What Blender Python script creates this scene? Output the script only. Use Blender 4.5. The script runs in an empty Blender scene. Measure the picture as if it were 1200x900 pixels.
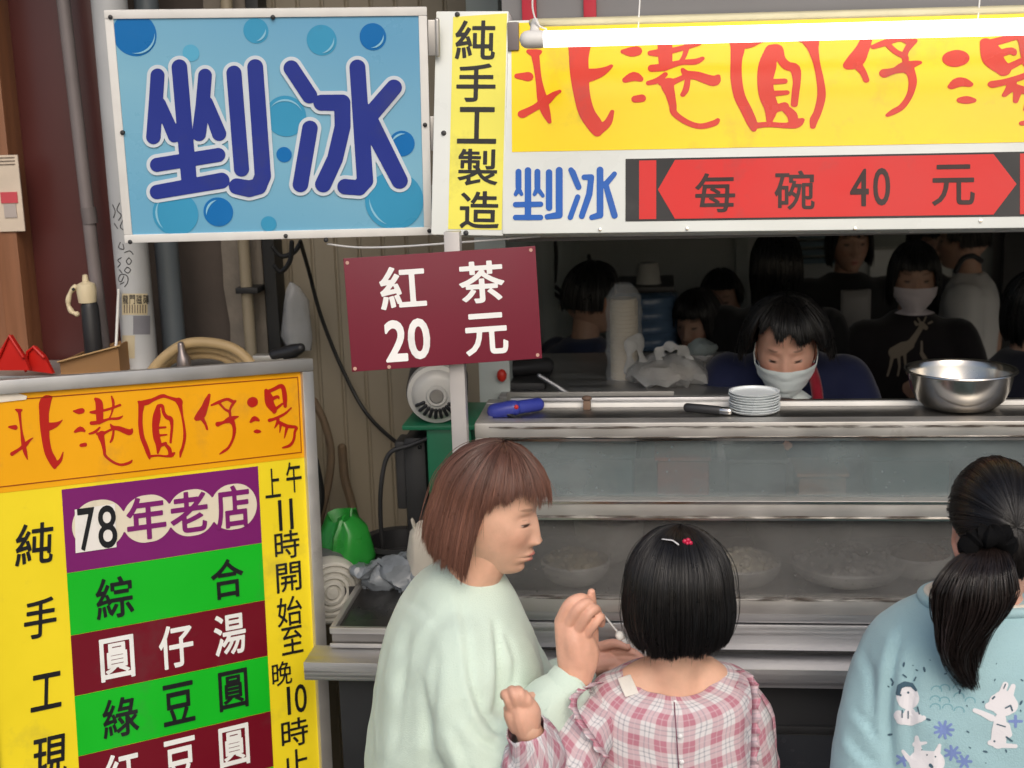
import bpy, bmesh, math, random
import numpy as np
from mathutils import Vector, Matrix, noise
from mathutils.bvhtree import BVHTree

random.seed(7); rng = np.random.default_rng(7)
SC = bpy.context.scene
COL = SC.collection
PI = math.pi

# ------------------------------------------------------------------ camera
F = 1600.0                       # focal length in pixels of a 1200 px wide picture
CAM = Vector((0.0, 0.0, 2.1))
ROT = (Matrix.Rotation(math.radians(6.5), 3, 'Z') @ Matrix.Rotation(math.radians(90 - 11.8), 3, 'X')
       @ Matrix.Rotation(-0.031, 3, 'Z'))
cd = bpy.data.cameras.new('camera'); cam = bpy.data.objects.new('camera', cd); COL.objects.link(cam)
cam.matrix_world = Matrix.Translation(CAM) @ ROT.to_4x4()
cd.sensor_width = 36.0; cd.lens = F / 1200 * 36.0; cd.clip_end = 500; cd.clip_start = 0.05
cd.dof.use_dof = True; cd.dof.focus_distance = 2.6; cd.dof.aperture_fstop = 5.6
SC.camera = cam

# ------------------------------------------------------------------ light
w = bpy.data.worlds.new('World'); SC.world = w; w.use_nodes = True
nt = w.node_tree; nt.nodes.clear()
sky = nt.nodes.new('ShaderNodeTexSky'); sky.sky_type = 'NISHITA'; sky.sun_disc = False
SUN_EL, SUN_AZ = math.radians(40), math.atan2(0.22, -0.95)
sky.sun_elevation = SUN_EL; sky.sun_rotation = SUN_AZ
sky.air_density = 1.0; sky.dust_density = 4.0; sky.ozone_density = 1.0
bg = nt.nodes.new('ShaderNodeBackground'); bg.inputs[1].default_value = 0.13
ow = nt.nodes.new('ShaderNodeOutputWorld')
nt.links.new(sky.outputs[0], bg.inputs[0]); nt.links.new(bg.outputs[0], ow.inputs[0])
ld = bpy.data.lights.new('sun', 'SUN'); sun = bpy.data.objects.new('sun', ld); COL.objects.link(sun)
ld.energy = 1.2; ld.angle = math.radians(40); ld.color = (1.0, 0.95, 0.88)
sd = Vector((math.sin(SUN_AZ) * math.cos(SUN_EL), math.cos(SUN_AZ) * math.cos(SUN_EL), math.sin(SUN_EL)))
sun.rotation_euler = sd.to_track_quat('Z', 'Y').to_euler()
SC.view_settings.view_transform = 'Standard'; SC.view_settings.look = 'None'
SC.view_settings.gamma = 1.0; SC.view_settings.use_curve_mapping = False
SC.view_settings.exposure = 0.02
SC.cycles.max_bounces = 8; SC.cycles.transparent_max_bounces = 16

# ------------------------------------------------------------------ geometry helpers
def ray(px, py):
    return ROT @ Vector(((px - 600) / F, (450 - py) / F, -1.0))
def P(px, py, Y):
    d = ray(px, py); return CAM + d * (Y / d.y)
def PZ(px, py, z):
    d = ray(px, py); return CAM + d * ((z - CAM.z) / d.z)
def proj(p):
    q = ROT.transposed() @ (Vector(p) - CAM)
    return 600 + F * q.x / -q.z, 450 - F * q.y / -q.z
WM = {}                          # world matrices of the objects made so far
def wm(o):
    return WM[o.name] if o is not None else Matrix.Identity(4)

class MB:
    def __init__(s): s.v = []; s.f = []
    def add(s, v, f):
        o = len(s.v); s.v += [tuple(p) for p in v]; s.f += [tuple(i + o for i in q) for q in f]; return s
    def box(s, x0, x1, y0, y1, z0, z1, b=0.0, M=None):
        bm = bmesh.new(); bmesh.ops.create_cube(bm, size=1)
        for v in bm.verts:
            v.co = Vector(((x0 + x1) / 2 + v.co.x * (x1 - x0), (y0 + y1) / 2 + v.co.y * (y1 - y0), (z0 + z1) / 2 + v.co.z * (z1 - z0)))
        if b > 0: bmesh.ops.bevel(bm, geom=bm.edges[:], offset=b, segments=2, profile=0.6, affect='EDGES')
        if M is not None: bm.transform(M)
        bm.verts.index_update()
        s.add([v.co for v in bm.verts], [[v.index for v in f.verts] for f in bm.faces]); bm.free(); return s
    def tube(s, pts, r, n=12, cap=True, flat=1.0):
        v, f = tube_geo(pts, r, n, cap, flat); return s.add(v, f)
    def lathe(s, prof, n=32, M=None, close=False):
        v = []; f = []
        for (r, z) in prof:
            for k in range(n):
                a = 2 * PI * k / n; v.append(Vector((r * math.cos(a), r * math.sin(a), z)))
        m = len(prof)
        for i in range(m - 1):
            for k in range(n):
                k2 = (k + 1) % n; f.append((i * n + k, i * n + k2, (i + 1) * n + k2, (i + 1) * n + k))
        if close: f.append(tuple(range(n))[::-1]); f.append(tuple((m - 1) * n + k for k in range(n)))
        if M is not None: v = [M @ p for p in v]
        return s.add(v, f)
    def ell(s, c, r, n=20, m=14, M=None):
        v = []; f = []
        for i in range(m + 1):
            t = PI * i / m
            for k in range(n):
                a = 2 * PI * k / n
                p = Vector((r[0] * math.sin(t) * math.cos(a), r[1] * math.sin(t) * math.sin(a), r[2] * math.cos(t)))
                if M is not None: p = M @ p
                v.append(p + Vector(c))
        for i in range(m):
            for k in range(n):
                f.append((i * n + k, (i + 1) * n + k, (i + 1) * n + (k + 1) % n, i * n + (k + 1) % n))
        return s.add(v, f)
    def poly(s, pts, thick=None):
        """flat polygon, optionally thickened by a vector"""
        n = len(pts)
        if thick is None: return s.add(pts, [tuple(range(n))])
        t = Vector(thick); v = [Vector(p) for p in pts] + [Vector(p) + t for p in pts]
        f = [tuple(range(n)), tuple(range(2 * n - 1, n - 1, -1))] + [(i, i + n, (i + 1) % n + n, (i + 1) % n) for i in range(n)]
        return s.add(v, f)

def tube_geo(pts, r, n=12, cap=True, flat=1.0):
    pts = [Vector(p) for p in pts]; m = len(pts)
    rs = list(r) if hasattr(r, '__len__') else [r] * m
    if cap:                      # rounded ends
        t0 = (pts[0] - pts[1]).normalized(); t1 = (pts[-1] - pts[-2]).normalized()
        P0, P1, r0, r1 = pts[0], pts[-1], rs[0], rs[-1]
        pts = [P0 + t0 * r0, P0 + t0 * r0 * .8, P0 + t0 * r0 * .45] + pts + [P1 + t1 * r1 * .45, P1 + t1 * r1 * .8, P1 + t1 * r1]
        rs = [r0 * .05, r0 * .6, r0 * .9] + rs + [r1 * .9, r1 * .6, r1 * .05]
        m = len(pts)
    v = []; f = []; up = None
    for i in range(m):
        t = (pts[min(i + 1, m - 1)] - pts[max(i - 1, 0)]).normalized()
        if up is None:
            up = Vector((0, 0, 1)) if abs(t.z) < .9 else Vector((0, 1, 0))
        a = (up - t * up.dot(t)).normalized(); up = a; b = t.cross(a)
        for k in range(n):
            q = 2 * PI * k / n
            v.append(pts[i] + a * (rs[i] * math.cos(q) * flat) + b * (rs[i] * math.sin(q)))
    for i in range(m - 1):
        for k in range(n):
            f.append((i * n + k, i * n + (k + 1) % n, (i + 1) * n + (k + 1) % n, (i + 1) * n + k))
    if cap: f.append(tuple(range(n))[::-1]); f.append(tuple((m - 1) * n + k for k in range(n)))
    return v, f

def spline(pts, k=6):
    """Catmull-Rom through points (any dimension)"""
    p = np.array([list(q) for q in pts], float); out = []
    n = len(p)
    for i in range(n - 1):
        p0, p1, p2, p3 = p[max(i - 1, 0)], p[i], p[i + 1], p[min(i + 2, n - 1)]
        for j in range(k):
            t = j / k
            out.append(.5 * (2 * p1 + (p2 - p0) * t + (2 * p0 - 5 * p1 + 4 * p2 - p3) * t * t + (3 * p1 - p0 - 3 * p2 + p3) * t ** 3))
    out.append(p[-1]); return np.array(out)

def mesh_obj(name, v, f, mat, parent=None, local=False, smooth=40, uv=None, col=None):
    me = bpy.data.meshes.new(name)
    if not local and parent is not None:
        M = wm(parent).inverted(); A = np.array(M)
        vv = np.asarray([tuple(p) for p in v]); vv = vv @ A[:3, :3].T + A[:3, 3]
    else:
        vv = np.asarray([tuple(p) for p in v])
    me.from_pydata(vv.tolist(), [], [list(map(int, q)) for q in f]); me.update()
    if smooth is not None:
        me.polygons.foreach_set('use_smooth', [True] * len(me.polygons))
        if smooth < 180: me.set_sharp_from_angle(angle=math.radians(smooth))
    for m in (mat if isinstance(mat, (list, tuple)) else [mat]): me.materials.append(m)
    if uv is not None:
        l = me.uv_layers.new(name='uv'); idx = np.zeros(len(me.loops), int); me.loops.foreach_get('vertex_index', idx)
        l.data.foreach_set('uv', np.asarray(uv)[idx].astype(float).ravel())
    if col is not None:
        a = me.attributes.new('tone', 'FLOAT_COLOR', 'POINT'); c = np.ones((len(vv), 4)); c[:, :3] = col
        a.data.foreach_set('color', c.ravel())
    o = bpy.data.objects.new(name, me); COL.objects.link(o)
    if parent is not None: o.parent = parent
    WM[o.name] = wm(parent)
    return o
def part(name, mb, mat, parent=None, local=False, smooth=40):
    return mesh_obj(name, mb.v, mb.f, mat, parent, local, smooth)

def tag(o, label=None, cat=None, group=None, kind=None):
    if label: o['label'] = label
    if cat: o['category'] = cat
    if group: o['group'] = group
    if kind: o['kind'] = kind
    return o
def thing(name, label, cat, M=None, group=None):
    o = bpy.data.objects.new(name, None); COL.objects.link(o); o.empty_display_size = .05
    if M is None: M = Matrix.Identity(4)
    elif isinstance(M, (Vector, tuple)): M = Matrix.Translation(Vector(M))
    o.matrix_world = M; WM[o.name] = M.copy()
    return tag(o, label, cat, group)

def evaluated(v, f, mods):
    me = bpy.data.meshes.new('tmp'); me.from_pydata([tuple(p) for p in v], [], [tuple(q) for q in f]); me.update()
    o = bpy.data.objects.new('tmp', me); COL.objects.link(o)
    for t, kw in mods:
        m = o.modifiers.new(t, t)
        for k, x in kw.items(): setattr(m, k, x)
    dg = bpy.context.evaluated_depsgraph_get(); dg.update()
    m2 = bpy.data.meshes.new_from_object(o.evaluated_get(dg))
    n = len(m2.vertices); co = np.zeros(n * 3); m2.vertices.foreach_get('co', co)
    faces = [tuple(p.vertices) for p in m2.polygons]
    no = np.zeros(n * 3); m2.vertices.foreach_get('normal', no)
    bpy.data.objects.remove(o); bpy.data.meshes.remove(me); bpy.data.meshes.remove(m2)
    return co.reshape(-1, 3), faces, no.reshape(-1, 3)
def union(mb, voxel, it=6, fac=.5):
    return evaluated(mb.v, mb.f, [('REMESH', dict(mode='VOXEL', voxel_size=voxel)), ('SMOOTH', dict(factor=fac, iterations=it))])

# ------------------------------------------------------------------ materials
def mat(name, col, rough=.6, metal=0.0, var=.12, scale=12., bump=.0, bscale=60., spec=.5, emit=None, stain=None, aniso=None, coords='Object', trans=0, alpha=1, sss=0, stretch=None, attr=False, coat=0):
    m = bpy.data.materials.new(name); m.use_nodes = True; n = m.node_tree; N = n.nodes; L = n.links
    b = N['Principled BSDF']; b.inputs['Roughness'].default_value = rough; b.inputs['Metallic'].default_value = metal
    b.inputs['Specular IOR Level'].default_value = spec
    b.inputs['Base Color'].default_value = (*col, 1)
    if coat: b.inputs['Coat Weight'].default_value = coat; b.inputs['Coat Roughness'].default_value = .12
    if sss:
        b.inputs['Subsurface Weight'].default_value = sss; b.inputs['Subsurface Radius'].default_value = (.9, .35, .2); b.inputs['Subsurface Scale'].default_value = .006
    if trans: b.inputs['Transmission Weight'].default_value = trans
    if alpha < 1: b.inputs['Alpha'].default_value = alpha
    tc = N.new('ShaderNodeTexCoord'); src = tc.outputs[coords]
    if stretch:
        mp = N.new('ShaderNodeMapping'); mp.inputs['Scale'].default_value = stretch; L.new(src, mp.inputs[0]); src = mp.outputs[0]
    base = None
    if attr:
        at = N.new('ShaderNodeAttribute'); at.attribute_name = 'tone'; base = at.outputs['Color']
    if var > 0 or base is not None:
        nz = N.new('ShaderNodeTexNoise'); nz.inputs['Scale'].default_value = scale; nz.inputs['Detail'].default_value = 6; L.new(src, nz.inputs['Vector'])
        mr = N.new('ShaderNodeMapRange'); mr.inputs['From Min'].default_value = .25; mr.inputs['From Max'].default_value = .75
        mr.inputs['To Min'].default_value = 1 - var; mr.inputs['To Max'].default_value = 1 + var; L.new(nz.outputs['Fac'], mr.inputs['Value'])
        mx = N.new('ShaderNodeMix'); mx.data_type = 'RGBA'; mx.blend_type = 'MULTIPLY'; mx.inputs['Factor'].default_value = 1
        if base is not None: L.new(base, mx.inputs['A'])
        else: mx.inputs['A'].default_value = (*col, 1)
        L.new(mr.outputs[0], mx.inputs['B']); out = mx.outputs['Result']
        if stain:                # (colour, scale, threshold, strength)
            sc_, ss, th, st = stain
            n2 = N.new('ShaderNodeTexNoise'); n2.inputs['Scale'].default_value = ss; n2.inputs['Detail'].default_value = 8; n2.inputs['Roughness'].default_value = .65; L.new(src, n2.inputs['Vector'])
            r2 = N.new('ShaderNodeMapRange'); r2.inputs['From Min'].default_value = th; r2.inputs['From Max'].default_value = th + .14; r2.inputs['To Max'].default_value = st; L.new(n2.outputs['Fac'], r2.inputs['Value'])
            m2 = N.new('ShaderNodeMix'); m2.data_type = 'RGBA'; L.new(r2.outputs[0], m2.inputs['Factor']); L.new(out, m2.inputs['A']); m2.inputs['B'].default_value = (*sc_, 1); out = m2.outputs['Result']
        L.new(out, b.inputs['Base Color'])
        rr = N.new('ShaderNodeMapRange'); rr.inputs['From Min'].default_value = .3; rr.inputs['From Max'].default_value = .7
        rr.inputs['To Min'].default_value = max(0.02, rough * .8); rr.inputs['To Max'].default_value = min(1, rough * 1.25); L.new(nz.outputs['Fac'], rr.inputs['Value']); L.new(rr.outputs[0], b.inputs['Roughness'])
    if bump > 0:
        bn = N.new('ShaderNodeTexNoise'); bn.inputs['Scale'].default_value = bscale; bn.inputs['Detail'].default_value = 5; L.new(src, bn.inputs['Vector'])
        bb = N.new('ShaderNodeBump'); bb.inputs['Strength'].default_value = bump; bb.inputs['Distance'].default_value = .004; L.new(bn.outputs['Fac'], bb.inputs['Height']); L.new(bb.outputs[0], b.inputs['Normal'])
    if emit:
        b.inputs['Emission Color'].default_value = (*emit[0], 1); b.inputs['Emission Strength'].default_value = emit[1]
    return m
def lin(r, g, b):
    f = lambda c: (c / 255 / 12.92) if c <= 10 else ((c / 255 + .055) / 1.055) ** 2.4
    return (f(r), f(g), f(b))

M_STEEL = mat('brushed_steel', (.56, .56, .57), .46, 1.0, .07, 6, .10, 60, stretch=(.5, 6, 30), stain=((.30, .28, .26), 6, .66, .4))
M_STEEL2 = mat('polished_steel', (.62, .60, .57), .16, 1.0, .1, 8)
M_ALU = mat('aluminium', (.54, .525, .50), .42, .75, .1, 10, .05, 60, stain=((.25, .22, .19), 9, .62, .5))
M_WHITEP = mat('white_paint', (.72, .71, .68), .5, 0, .06, 14, .03, 30, stain=((.38, .30, .22), 14, .66, .5))
M_BLACK = mat('black_plastic', (.018, .018, .02), .45, 0, .1, 20)
M_CABLE = mat('black_rubber', (.012, .012, .012), .55, 0, 0)
M_DARK = mat('dark_metal', (.035, .035, .037), .5, .3, .25, 8, .05, 30)
# ------------------------------------------------------------------ lettering helpers
_fc = bpy.data.curves.new('glyph', 'FONT'); _fo = bpy.data.objects.new('glyph', _fc); COL.objects.link(_fo)
_cache = {}
def glyph(ch, bold=0.0, cell=.0125):
    """outline of a character, thickened by an even rounded rim, normalised to a unit box"""
    k = (ch, bold)
    if k not in _cache:
        _fc.body = ch; _fc.resolution_u = 4
        dg = bpy.context.evaluated_depsgraph_get(); dg.update()
        m = bpy.data.meshes.new_from_object(_fo.evaluated_get(dg))
        v = np.array([tuple(p.co)[:2] for p in m.vertices])
        cnt = {}
        for p in m.polygons:
            q = list(p.vertices)
            for i in range(len(q)):
                e = (min(q[i], q[i - 1]), max(q[i], q[i - 1])); cnt[e] = cnt.get(e, 0) + 1
        E = np.array([e for e, c in cnt.items() if c == 1]); A, Bp = v[E[:, 0]], v[E[:, 1]]
        bpy.data.meshes.remove(m)
        lo, hi = v.min(0) - bold - 2 * cell, v.max(0) + bold + 2 * cell
        xs = np.arange(lo[0], hi[0] + cell, cell); ys = np.arange(lo[1], hi[1] + cell, cell); X, Y = np.meshgrid(xs, ys)
        dist = np.full(X.shape, 1e9); ins = np.zeros(X.shape, bool)
        for (ax, ay), (bx, by) in zip(A, Bp):
            dx, dy = bx - ax, by - ay; L = dx * dx + dy * dy + 1e-15
            t = np.clip(((X - ax) * dx + (Y - ay) * dy) / L, 0, 1)
            dist = np.minimum(dist, np.hypot(X - ax - t * dx, Y - ay - t * dy))
            if abs(dy) > 1e-12:
                c = (ay > Y) != (by > Y); ins ^= c & (X < ax + (Y - ay) / dy * dx)
        V, f = march(xs, ys, np.where(ins, dist, -dist) + bold)
        lo, hi = V.min(0), V.max(0); V = (V - lo) / (hi - lo) - .5
        _cache[k] = (V, f)
    return _cache[k]

def stroke_geo(strokes, cell, grow=0.0, merge=True):
    """union of round strokes [(x, y, r), ...] as one flat mesh (marching squares)"""
    segs = []
    for s in strokes:
        if len(s) == 1: s = [s[0], (s[0][0] + .01, s[0][1], s[0][2])]
        for a, b in zip(s[:-1], s[1:]): segs.append((*a, *b))
    S = np.array(segs, float)
    x0 = min((S[:, 0] - S[:, 2]).min(), (S[:, 3] - S[:, 5]).min()) - grow - 2 * cell
    x1 = max((S[:, 0] + S[:, 2]).max(), (S[:, 3] + S[:, 5]).max()) + grow + 2 * cell
    y0 = min((S[:, 1] - S[:, 2]).min(), (S[:, 4] - S[:, 5]).min()) - grow - 2 * cell
    y1 = max((S[:, 1] + S[:, 2]).max(), (S[:, 4] + S[:, 5]).max()) + grow + 2 * cell
    xs = np.arange(x0, x1, cell); ys = np.arange(y0, y1, cell); X, Y = np.meshgrid(xs, ys)
    D = np.full(X.shape, -1e9)
    for (ax, ay, ar, bx, by, br) in S:
        dx, dy = bx - ax, by - ay; L = dx * dx + dy * dy + 1e-12
        t = np.clip(((X - ax) * dx + (Y - ay) * dy) / L, 0, 1)
        D = np.maximum(D, ar + (br - ar) * t + grow - np.hypot(X - ax - t * dx, Y - ay - t * dy))
    return march(xs, ys, D, merge)

def march(xs, ys, D, merge=True):
    """marching squares: the region D > 0 as flat faces"""
    V = []; Fc = []; cache = {}
    def cv(i, j):
        k = (i, j)
        if k not in cache: cache[k] = len(V); V.append((xs[j], ys[i]))
        return cache[k]
    def ev(i, j, i2, j2):
        k = (i, j, i2, j2) if (i, j) < (i2, j2) else (i2, j2, i, j)
        if k not in cache:
            a, b = D[i, j], D[i2, j2]; t = a / (a - b)
            cache[k] = len(V); V.append((xs[j] + (xs[j2] - xs[j]) * t, ys[i] + (ys[i2] - ys[i]) * t))
        return cache[k]
    for i in range(len(ys) - 1):
        run = None
        row = D[i] > 0; row2 = D[i + 1] > 0
        for j in range(len(xs) - 1):
            c = (row[j], row[j + 1], row2[j + 1], row2[j])
            full = all(c)
            if full and merge:
                if run is None: run = j
                continue
            if run is not None:
                Fc.append((cv(i, run), cv(i, j), cv(i + 1, j), cv(i + 1, run))); run = None
            if full: Fc.append((cv(i, j), cv(i, j + 1), cv(i + 1, j + 1), cv(i + 1, j))); continue
            if not any(c): continue
            q = [(i, j), (i, j + 1), (i + 1, j + 1), (i + 1, j)]; poly = []
            for k in range(4):
                a, b = q[k], q[(k + 1) % 4]
                if c[k]: poly.append(cv(*a))
                if c[k] != c[(k + 1) % 4]: poly.append(ev(*a, *b))
            if len(poly) >= 3: Fc.append(tuple(poly))
        if run is not None:
            j = len(xs) - 1; Fc.append((cv(i, run), cv(i, j), cv(i + 1, j), cv(i + 1, run)))
    return np.array(V), Fc

def S_(s, r=None):
    """'x,y[,r] x,y ...; next stroke' -> strokes"""
    out = []
    for st in s.split(';'):
        a = []
        for t in st.split():
            q = [float(k) for k in t.split(',')]
            a.append((q[0], q[1], q[2] if len(q) > 2 else r))
        if a: out.append(a)
    return out

class Board:
    """a flat sign: local x along its width, local z up, local -y towards the street"""
    def __init__(s, cx, cy, Y, rz, rx, ry):
        R = Matrix.Rotation(math.radians(rz), 3, 'Z') @ Matrix.Rotation(math.radians(rx), 3, 'X') @ Matrix.Rotation(math.radians(ry), 3, 'Y')
        s.M = Matrix.Translation(P(cx, cy, Y)) @ R.to_4x4(); s.I = s.M.inverted()
    def uv(s, px, py):
        o = s.I @ CAM; d = s.I.to_3x3() @ ray(px, py); t = -o.y / d.y
        return o.x + d.x * t, o.z + d.z * t
    def rect(s, pts): return [s.uv(*p) for p in pts]
    def scale(s, px, py):
        u, v = s.uv(px, py); a = proj(s.M @ Vector((u, 0, v))); b = proj(s.M @ Vector((u + .01, 0, v))); c = proj(s.M @ Vector((u, 0, v + .01)))
        return abs(b[0] - a[0]) / .01, abs(c[1] - a[1]) / .01
    def char(s, mb, ch, cx, cy, wp, hp, d, bold=0.0, shear=0.0):
        v, f = glyph(ch, bold); u0, v0 = s.uv(cx, cy); su, sv = s.scale(cx, cy)
        w, h = wp / su, hp / sv
        mb.add([(u0 + (p[0] + shear * p[1]) * w, -d, v0 + p[1] * h) for p in v], f)
    def chars(s, name, items, d, bold, mt, t, shear=0.0):
        for ch, cx, cy, ww, hh in items:
            m = MB(); s.char(m, ch, cx, cy, ww, hh, d, bold, shear); part(name, m, mt, t, True)
    def strokes(s, mb, strokes, to_px, d, cell, grow=0.0):
        V, f = stroke_geo(strokes, cell, grow)
        mb.add([(lambda q: (q[0], -d, q[1]))(s.uv(*to_px(*p))) for p in V], [tuple(reversed(q)) for q in f])
    def quad(s, mb, pts, d):
        mb.add([(u, -d, v) for u, v in s.rect(pts)], [tuple(range(len(pts)))])
    def disc(s, mb, cx, cy, rp, d, n=40, a0=0, a1=2 * PI, rin=None, ax=1.0):
        u0, v0 = s.uv(cx, cy); su, sv = s.scale(cx, cy); r = rp / sv
        m = n + 1
        if rin is None:
            mb.add([(u0 + ax * r * math.cos(2 * PI * k / n), -d, v0 + r * math.sin(2 * PI * k / n)) for k in range(n)], [tuple(range(n))])
        else:
            ri = rin / sv; v = []
            for k in range(m):
                a = a0 + (a1 - a0) * k / n; e = ri + (r - ri) * (1 - math.sin(PI * k / n))
                v += [(u0 + ax * r * math.cos(a), -d, v0 + r * math.sin(a)), (u0 + ax * e * math.cos(a), -d, v0 + e * math.sin(a))]
            mb.add(v, [(2 * k, 2 * k + 1, 2 * k + 3, 2 * k + 2) for k in range(n)])

def paint(name, col, rough=.35, var=.06, **k):
    k.setdefault('stain', (tuple(c * .62 + .03 for c in col), 6.5, .56, .55)); k.setdefault('spec', .3); return mat(name, col, rough, 0, var, 5, .10, 7, **k)
M_SIGNW = paint('sign_white', lin(222, 226, 222), .3, stain=((.45, .42, .36), 7, .66, .5))
M_YEL = paint('sign_yellow', lin(248, 214, 0), .2)
M_PYEL = paint('pale_yellow', lin(232, 224, 92), .35)
M_BLK = paint('sign_black', (.012, .012, .014), .4)
M_RED = paint('sign_red', lin(204, 22, 20), .34)
M_VERM = paint('sign_vermilion', lin(214, 46, 22), .25)
M_BLU = paint('sign_blue', lin(8, 88, 176), .35)
M_INK = paint('sign_ink_blue', lin(42, 56, 140), .35)
M_MAR = paint('sign_maroon', lin(112, 30, 48), .5, .08, stain=((.30, .20, .18), 30, .70, .5))
M_MAR2 = paint('menu_maroon', lin(110, 12, 32), .4)
M_WHT = paint('sign_lettering_white', (.82, .82, .8), .4)
M_GRN = paint('menu_green', lin(20, 182, 36), .4)
M_PUR = paint('menu_purple', lin(120, 30, 105), .4)
M_ORG = paint('menu_orange', lin(238, 168, 14), .35)
M_MYEL = paint('menu_yellow', lin(240, 216, 40), .35)
M_LRED = paint('menu_letter_red', lin(178, 30, 20), .4)
M_LINE = paint('menu_line_brown', lin(150, 70, 12), .4)
M_CREAM = paint('menu_cream', lin(222, 212, 190), .45)

# brush characters of the shop name, traced on the menu board in pixels of an enlargement (6.667x from (0, 440))
BRUSH = [
 (S_('70,402,8 115,405,19; 120,266,5 147,275,15 168,268,5; 147,275,13 155,340,9 165,430,8 180,530,16 195,600,14 212,655,3; 92,612,15 150,575,11 190,545,17 230,505,8 257,486,2; 398,168,9 352,205,43 342,300,37 346,400,35 355,500,30 376,600,30 412,672,30 424,715,14; 428,700,20 470,660,12 490,598,3; 385,398,30 430,385,20 465,365,9 486,346,2'), (60, 160, 492, 735)),
 (S_('572,278,5 612,280,20 638,275,20; 584,438,9 625,418,19 656,432,9; 632,545,13 662,540,15; 742,182,9 770,212,27 775,280,28 776,345,25 770,372,10; 705,287,8 750,285,15 800,275,10 870,255,8 935,230,9; 712,372,14 770,365,14 850,340,8 920,335,10 955,317,4; 868,162,5 880,200,10 882,240,8 868,300,5 850,335,4; 695,455,6 740,440,10 776,406,6; 860,380,4 880,405,14 930,415,18 980,435,21 1012,442,22 1030,418,5; 870,420,8 820,445,10 787,462,25 800,520,17 812,580,12 820,625,10 880,675,9 945,697,9 1010,680,10 1028,663,5; 755,455,8 787,462,25; 885,430,7 875,490,9 860,520,6'), (572, 160, 1036, 706)),
 (S_('1078,203,6 1100,228,22 1095,300,17 1095,390,17 1108,480,17 1135,550,17 1158,615,15 1166,650,5; 1100,218,20 1150,207,20 1190,190,13 1265,160,14 1310,170,10 1372,190,15 1396,202,26 1405,235,17 1420,310,8 1435,400,9 1440,480,11 1425,560,10 1410,600,11 1405,636,5; 1232,244,14 1222,320,30 1212,400,26 1220,480,26 1236,540,22 1230,605,7; 1235,238,13 1265,238,12 1276,290,12 1300,325,15 1332,340,16 1340,400,10 1335,460,9 1330,522,8; 1235,408,8 1290,404,7; 1240,468,9 1300,462,5; 1240,550,14 1290,530,12; 1165,632,9 1225,625,7 1300,630,8 1338,620,16 1362,602,4; 1290,540,11 1320,575,15 1326,612,13'), (1075, 146, 1452, 655)),
 (S_('1632,152,10 1615,195,20 1595,250,26 1566,308,34 1532,335,18; 1575,335,16 1600,375,10 1615,418,8; 1648,232,6 1700,210,11 1770,185,10 1818,205,13 1838,198,6; 1825,207,11 1800,250,8 1790,285,8; 1710,215,8 1750,260,8 1790,285,10 1795,315,8; 1698,380,18 1745,365,11 1790,345,22 1840,325,10 1862,320,3; 1800,345,27 1820,380,15 1828,430,13 1815,500,9 1780,565,9 1740,595,9 1712,614,3'), (1505, 150, 1862, 618)),
 (S_('1966,210,38 1974,206,38; 1955,362,8 1985,337,19 2018,350,8; 1988,437,9 2008,436,15 2030,438,7; 2076,118,14 2095,170,32 2105,220,32 2138,270,22 2136,292,6; 2100,122,14 2140,105,13 2190,82,16 2212,105,17 2222,170,18 2225,240,12; 2138,270,13 2185,235,9 2202,220,7; 2120,185,14 2165,165,11 2176,182,4; 2102,350,13 2150,335,10 2220,300,9 2272,253,5; 2170,332,10 2164,370,11 2142,410,3; 2170,362,13 2240,395,13 2310,405,11 2300,440,9 2292,500,9 2262,545,11 2206,564,6; 2190,385,10 2182,444,3; 2240,400,13 2218,490,3'), (1928, 64, 2322, 570)),
]
def smooth_strokes(st): return [[tuple(q) for q in spline(s, 4)] if len(s) > 2 else s for s in st]
BRUSH = [(smooth_strokes(st), bb) for st, bb in BRUSH]
ICE_BIG = (S_('158,172,37 150,300,37 136,495,38; 172,320,30 246,490,34; 273,128,41 325,740,41; 408,172,36 395,330,37 376,480,37; 418,315,32 482,478,38; 155,642,37 478,590,37; 155,785,38 495,725,42; 560,160,40 600,664,40; 672,128,42 712,700,43 690,755,43 640,768,44 575,755,42'),
           S_('142,133,41 238,278,41; 240,450,41 190,745,41; 300,315,42 410,315,43 412,440,42 372,610,42 310,744,43; 490,130,42 530,725,43 500,763,40 425,757,41; 682,235,42 556,382,44; 545,400,50 712,725,43'))
ICE_SMALL = (S_('112,135,22 112,250,22; 112,262,18 90,302,14; 112,262,18 134,300,14; 182,125,24 182,470,24; 252,135,22 252,250,22; 252,258,18 230,302,14; 252,258,18 292,312,14; 90,378,20 275,375,20; 90,473,20 275,473,20; 338,140,24 338,400,24; 413,125,26 413,455,26 325,468,20; 500,122,20 512,140,24 556,248,22; 550,322,20 495,472,20; 598,175,20 650,175,22 636,300,24 580,462,22; 715,122,25 715,455,25 655,472,20; 822,150,18 755,230,22; 755,222,20 788,340,24 822,458,24'))

def framed_box(mb, x0, x1, y0, y1, z0, z1, b=.002): mb.box(x0, x1, y0, y1, z0, z1, b)

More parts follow.
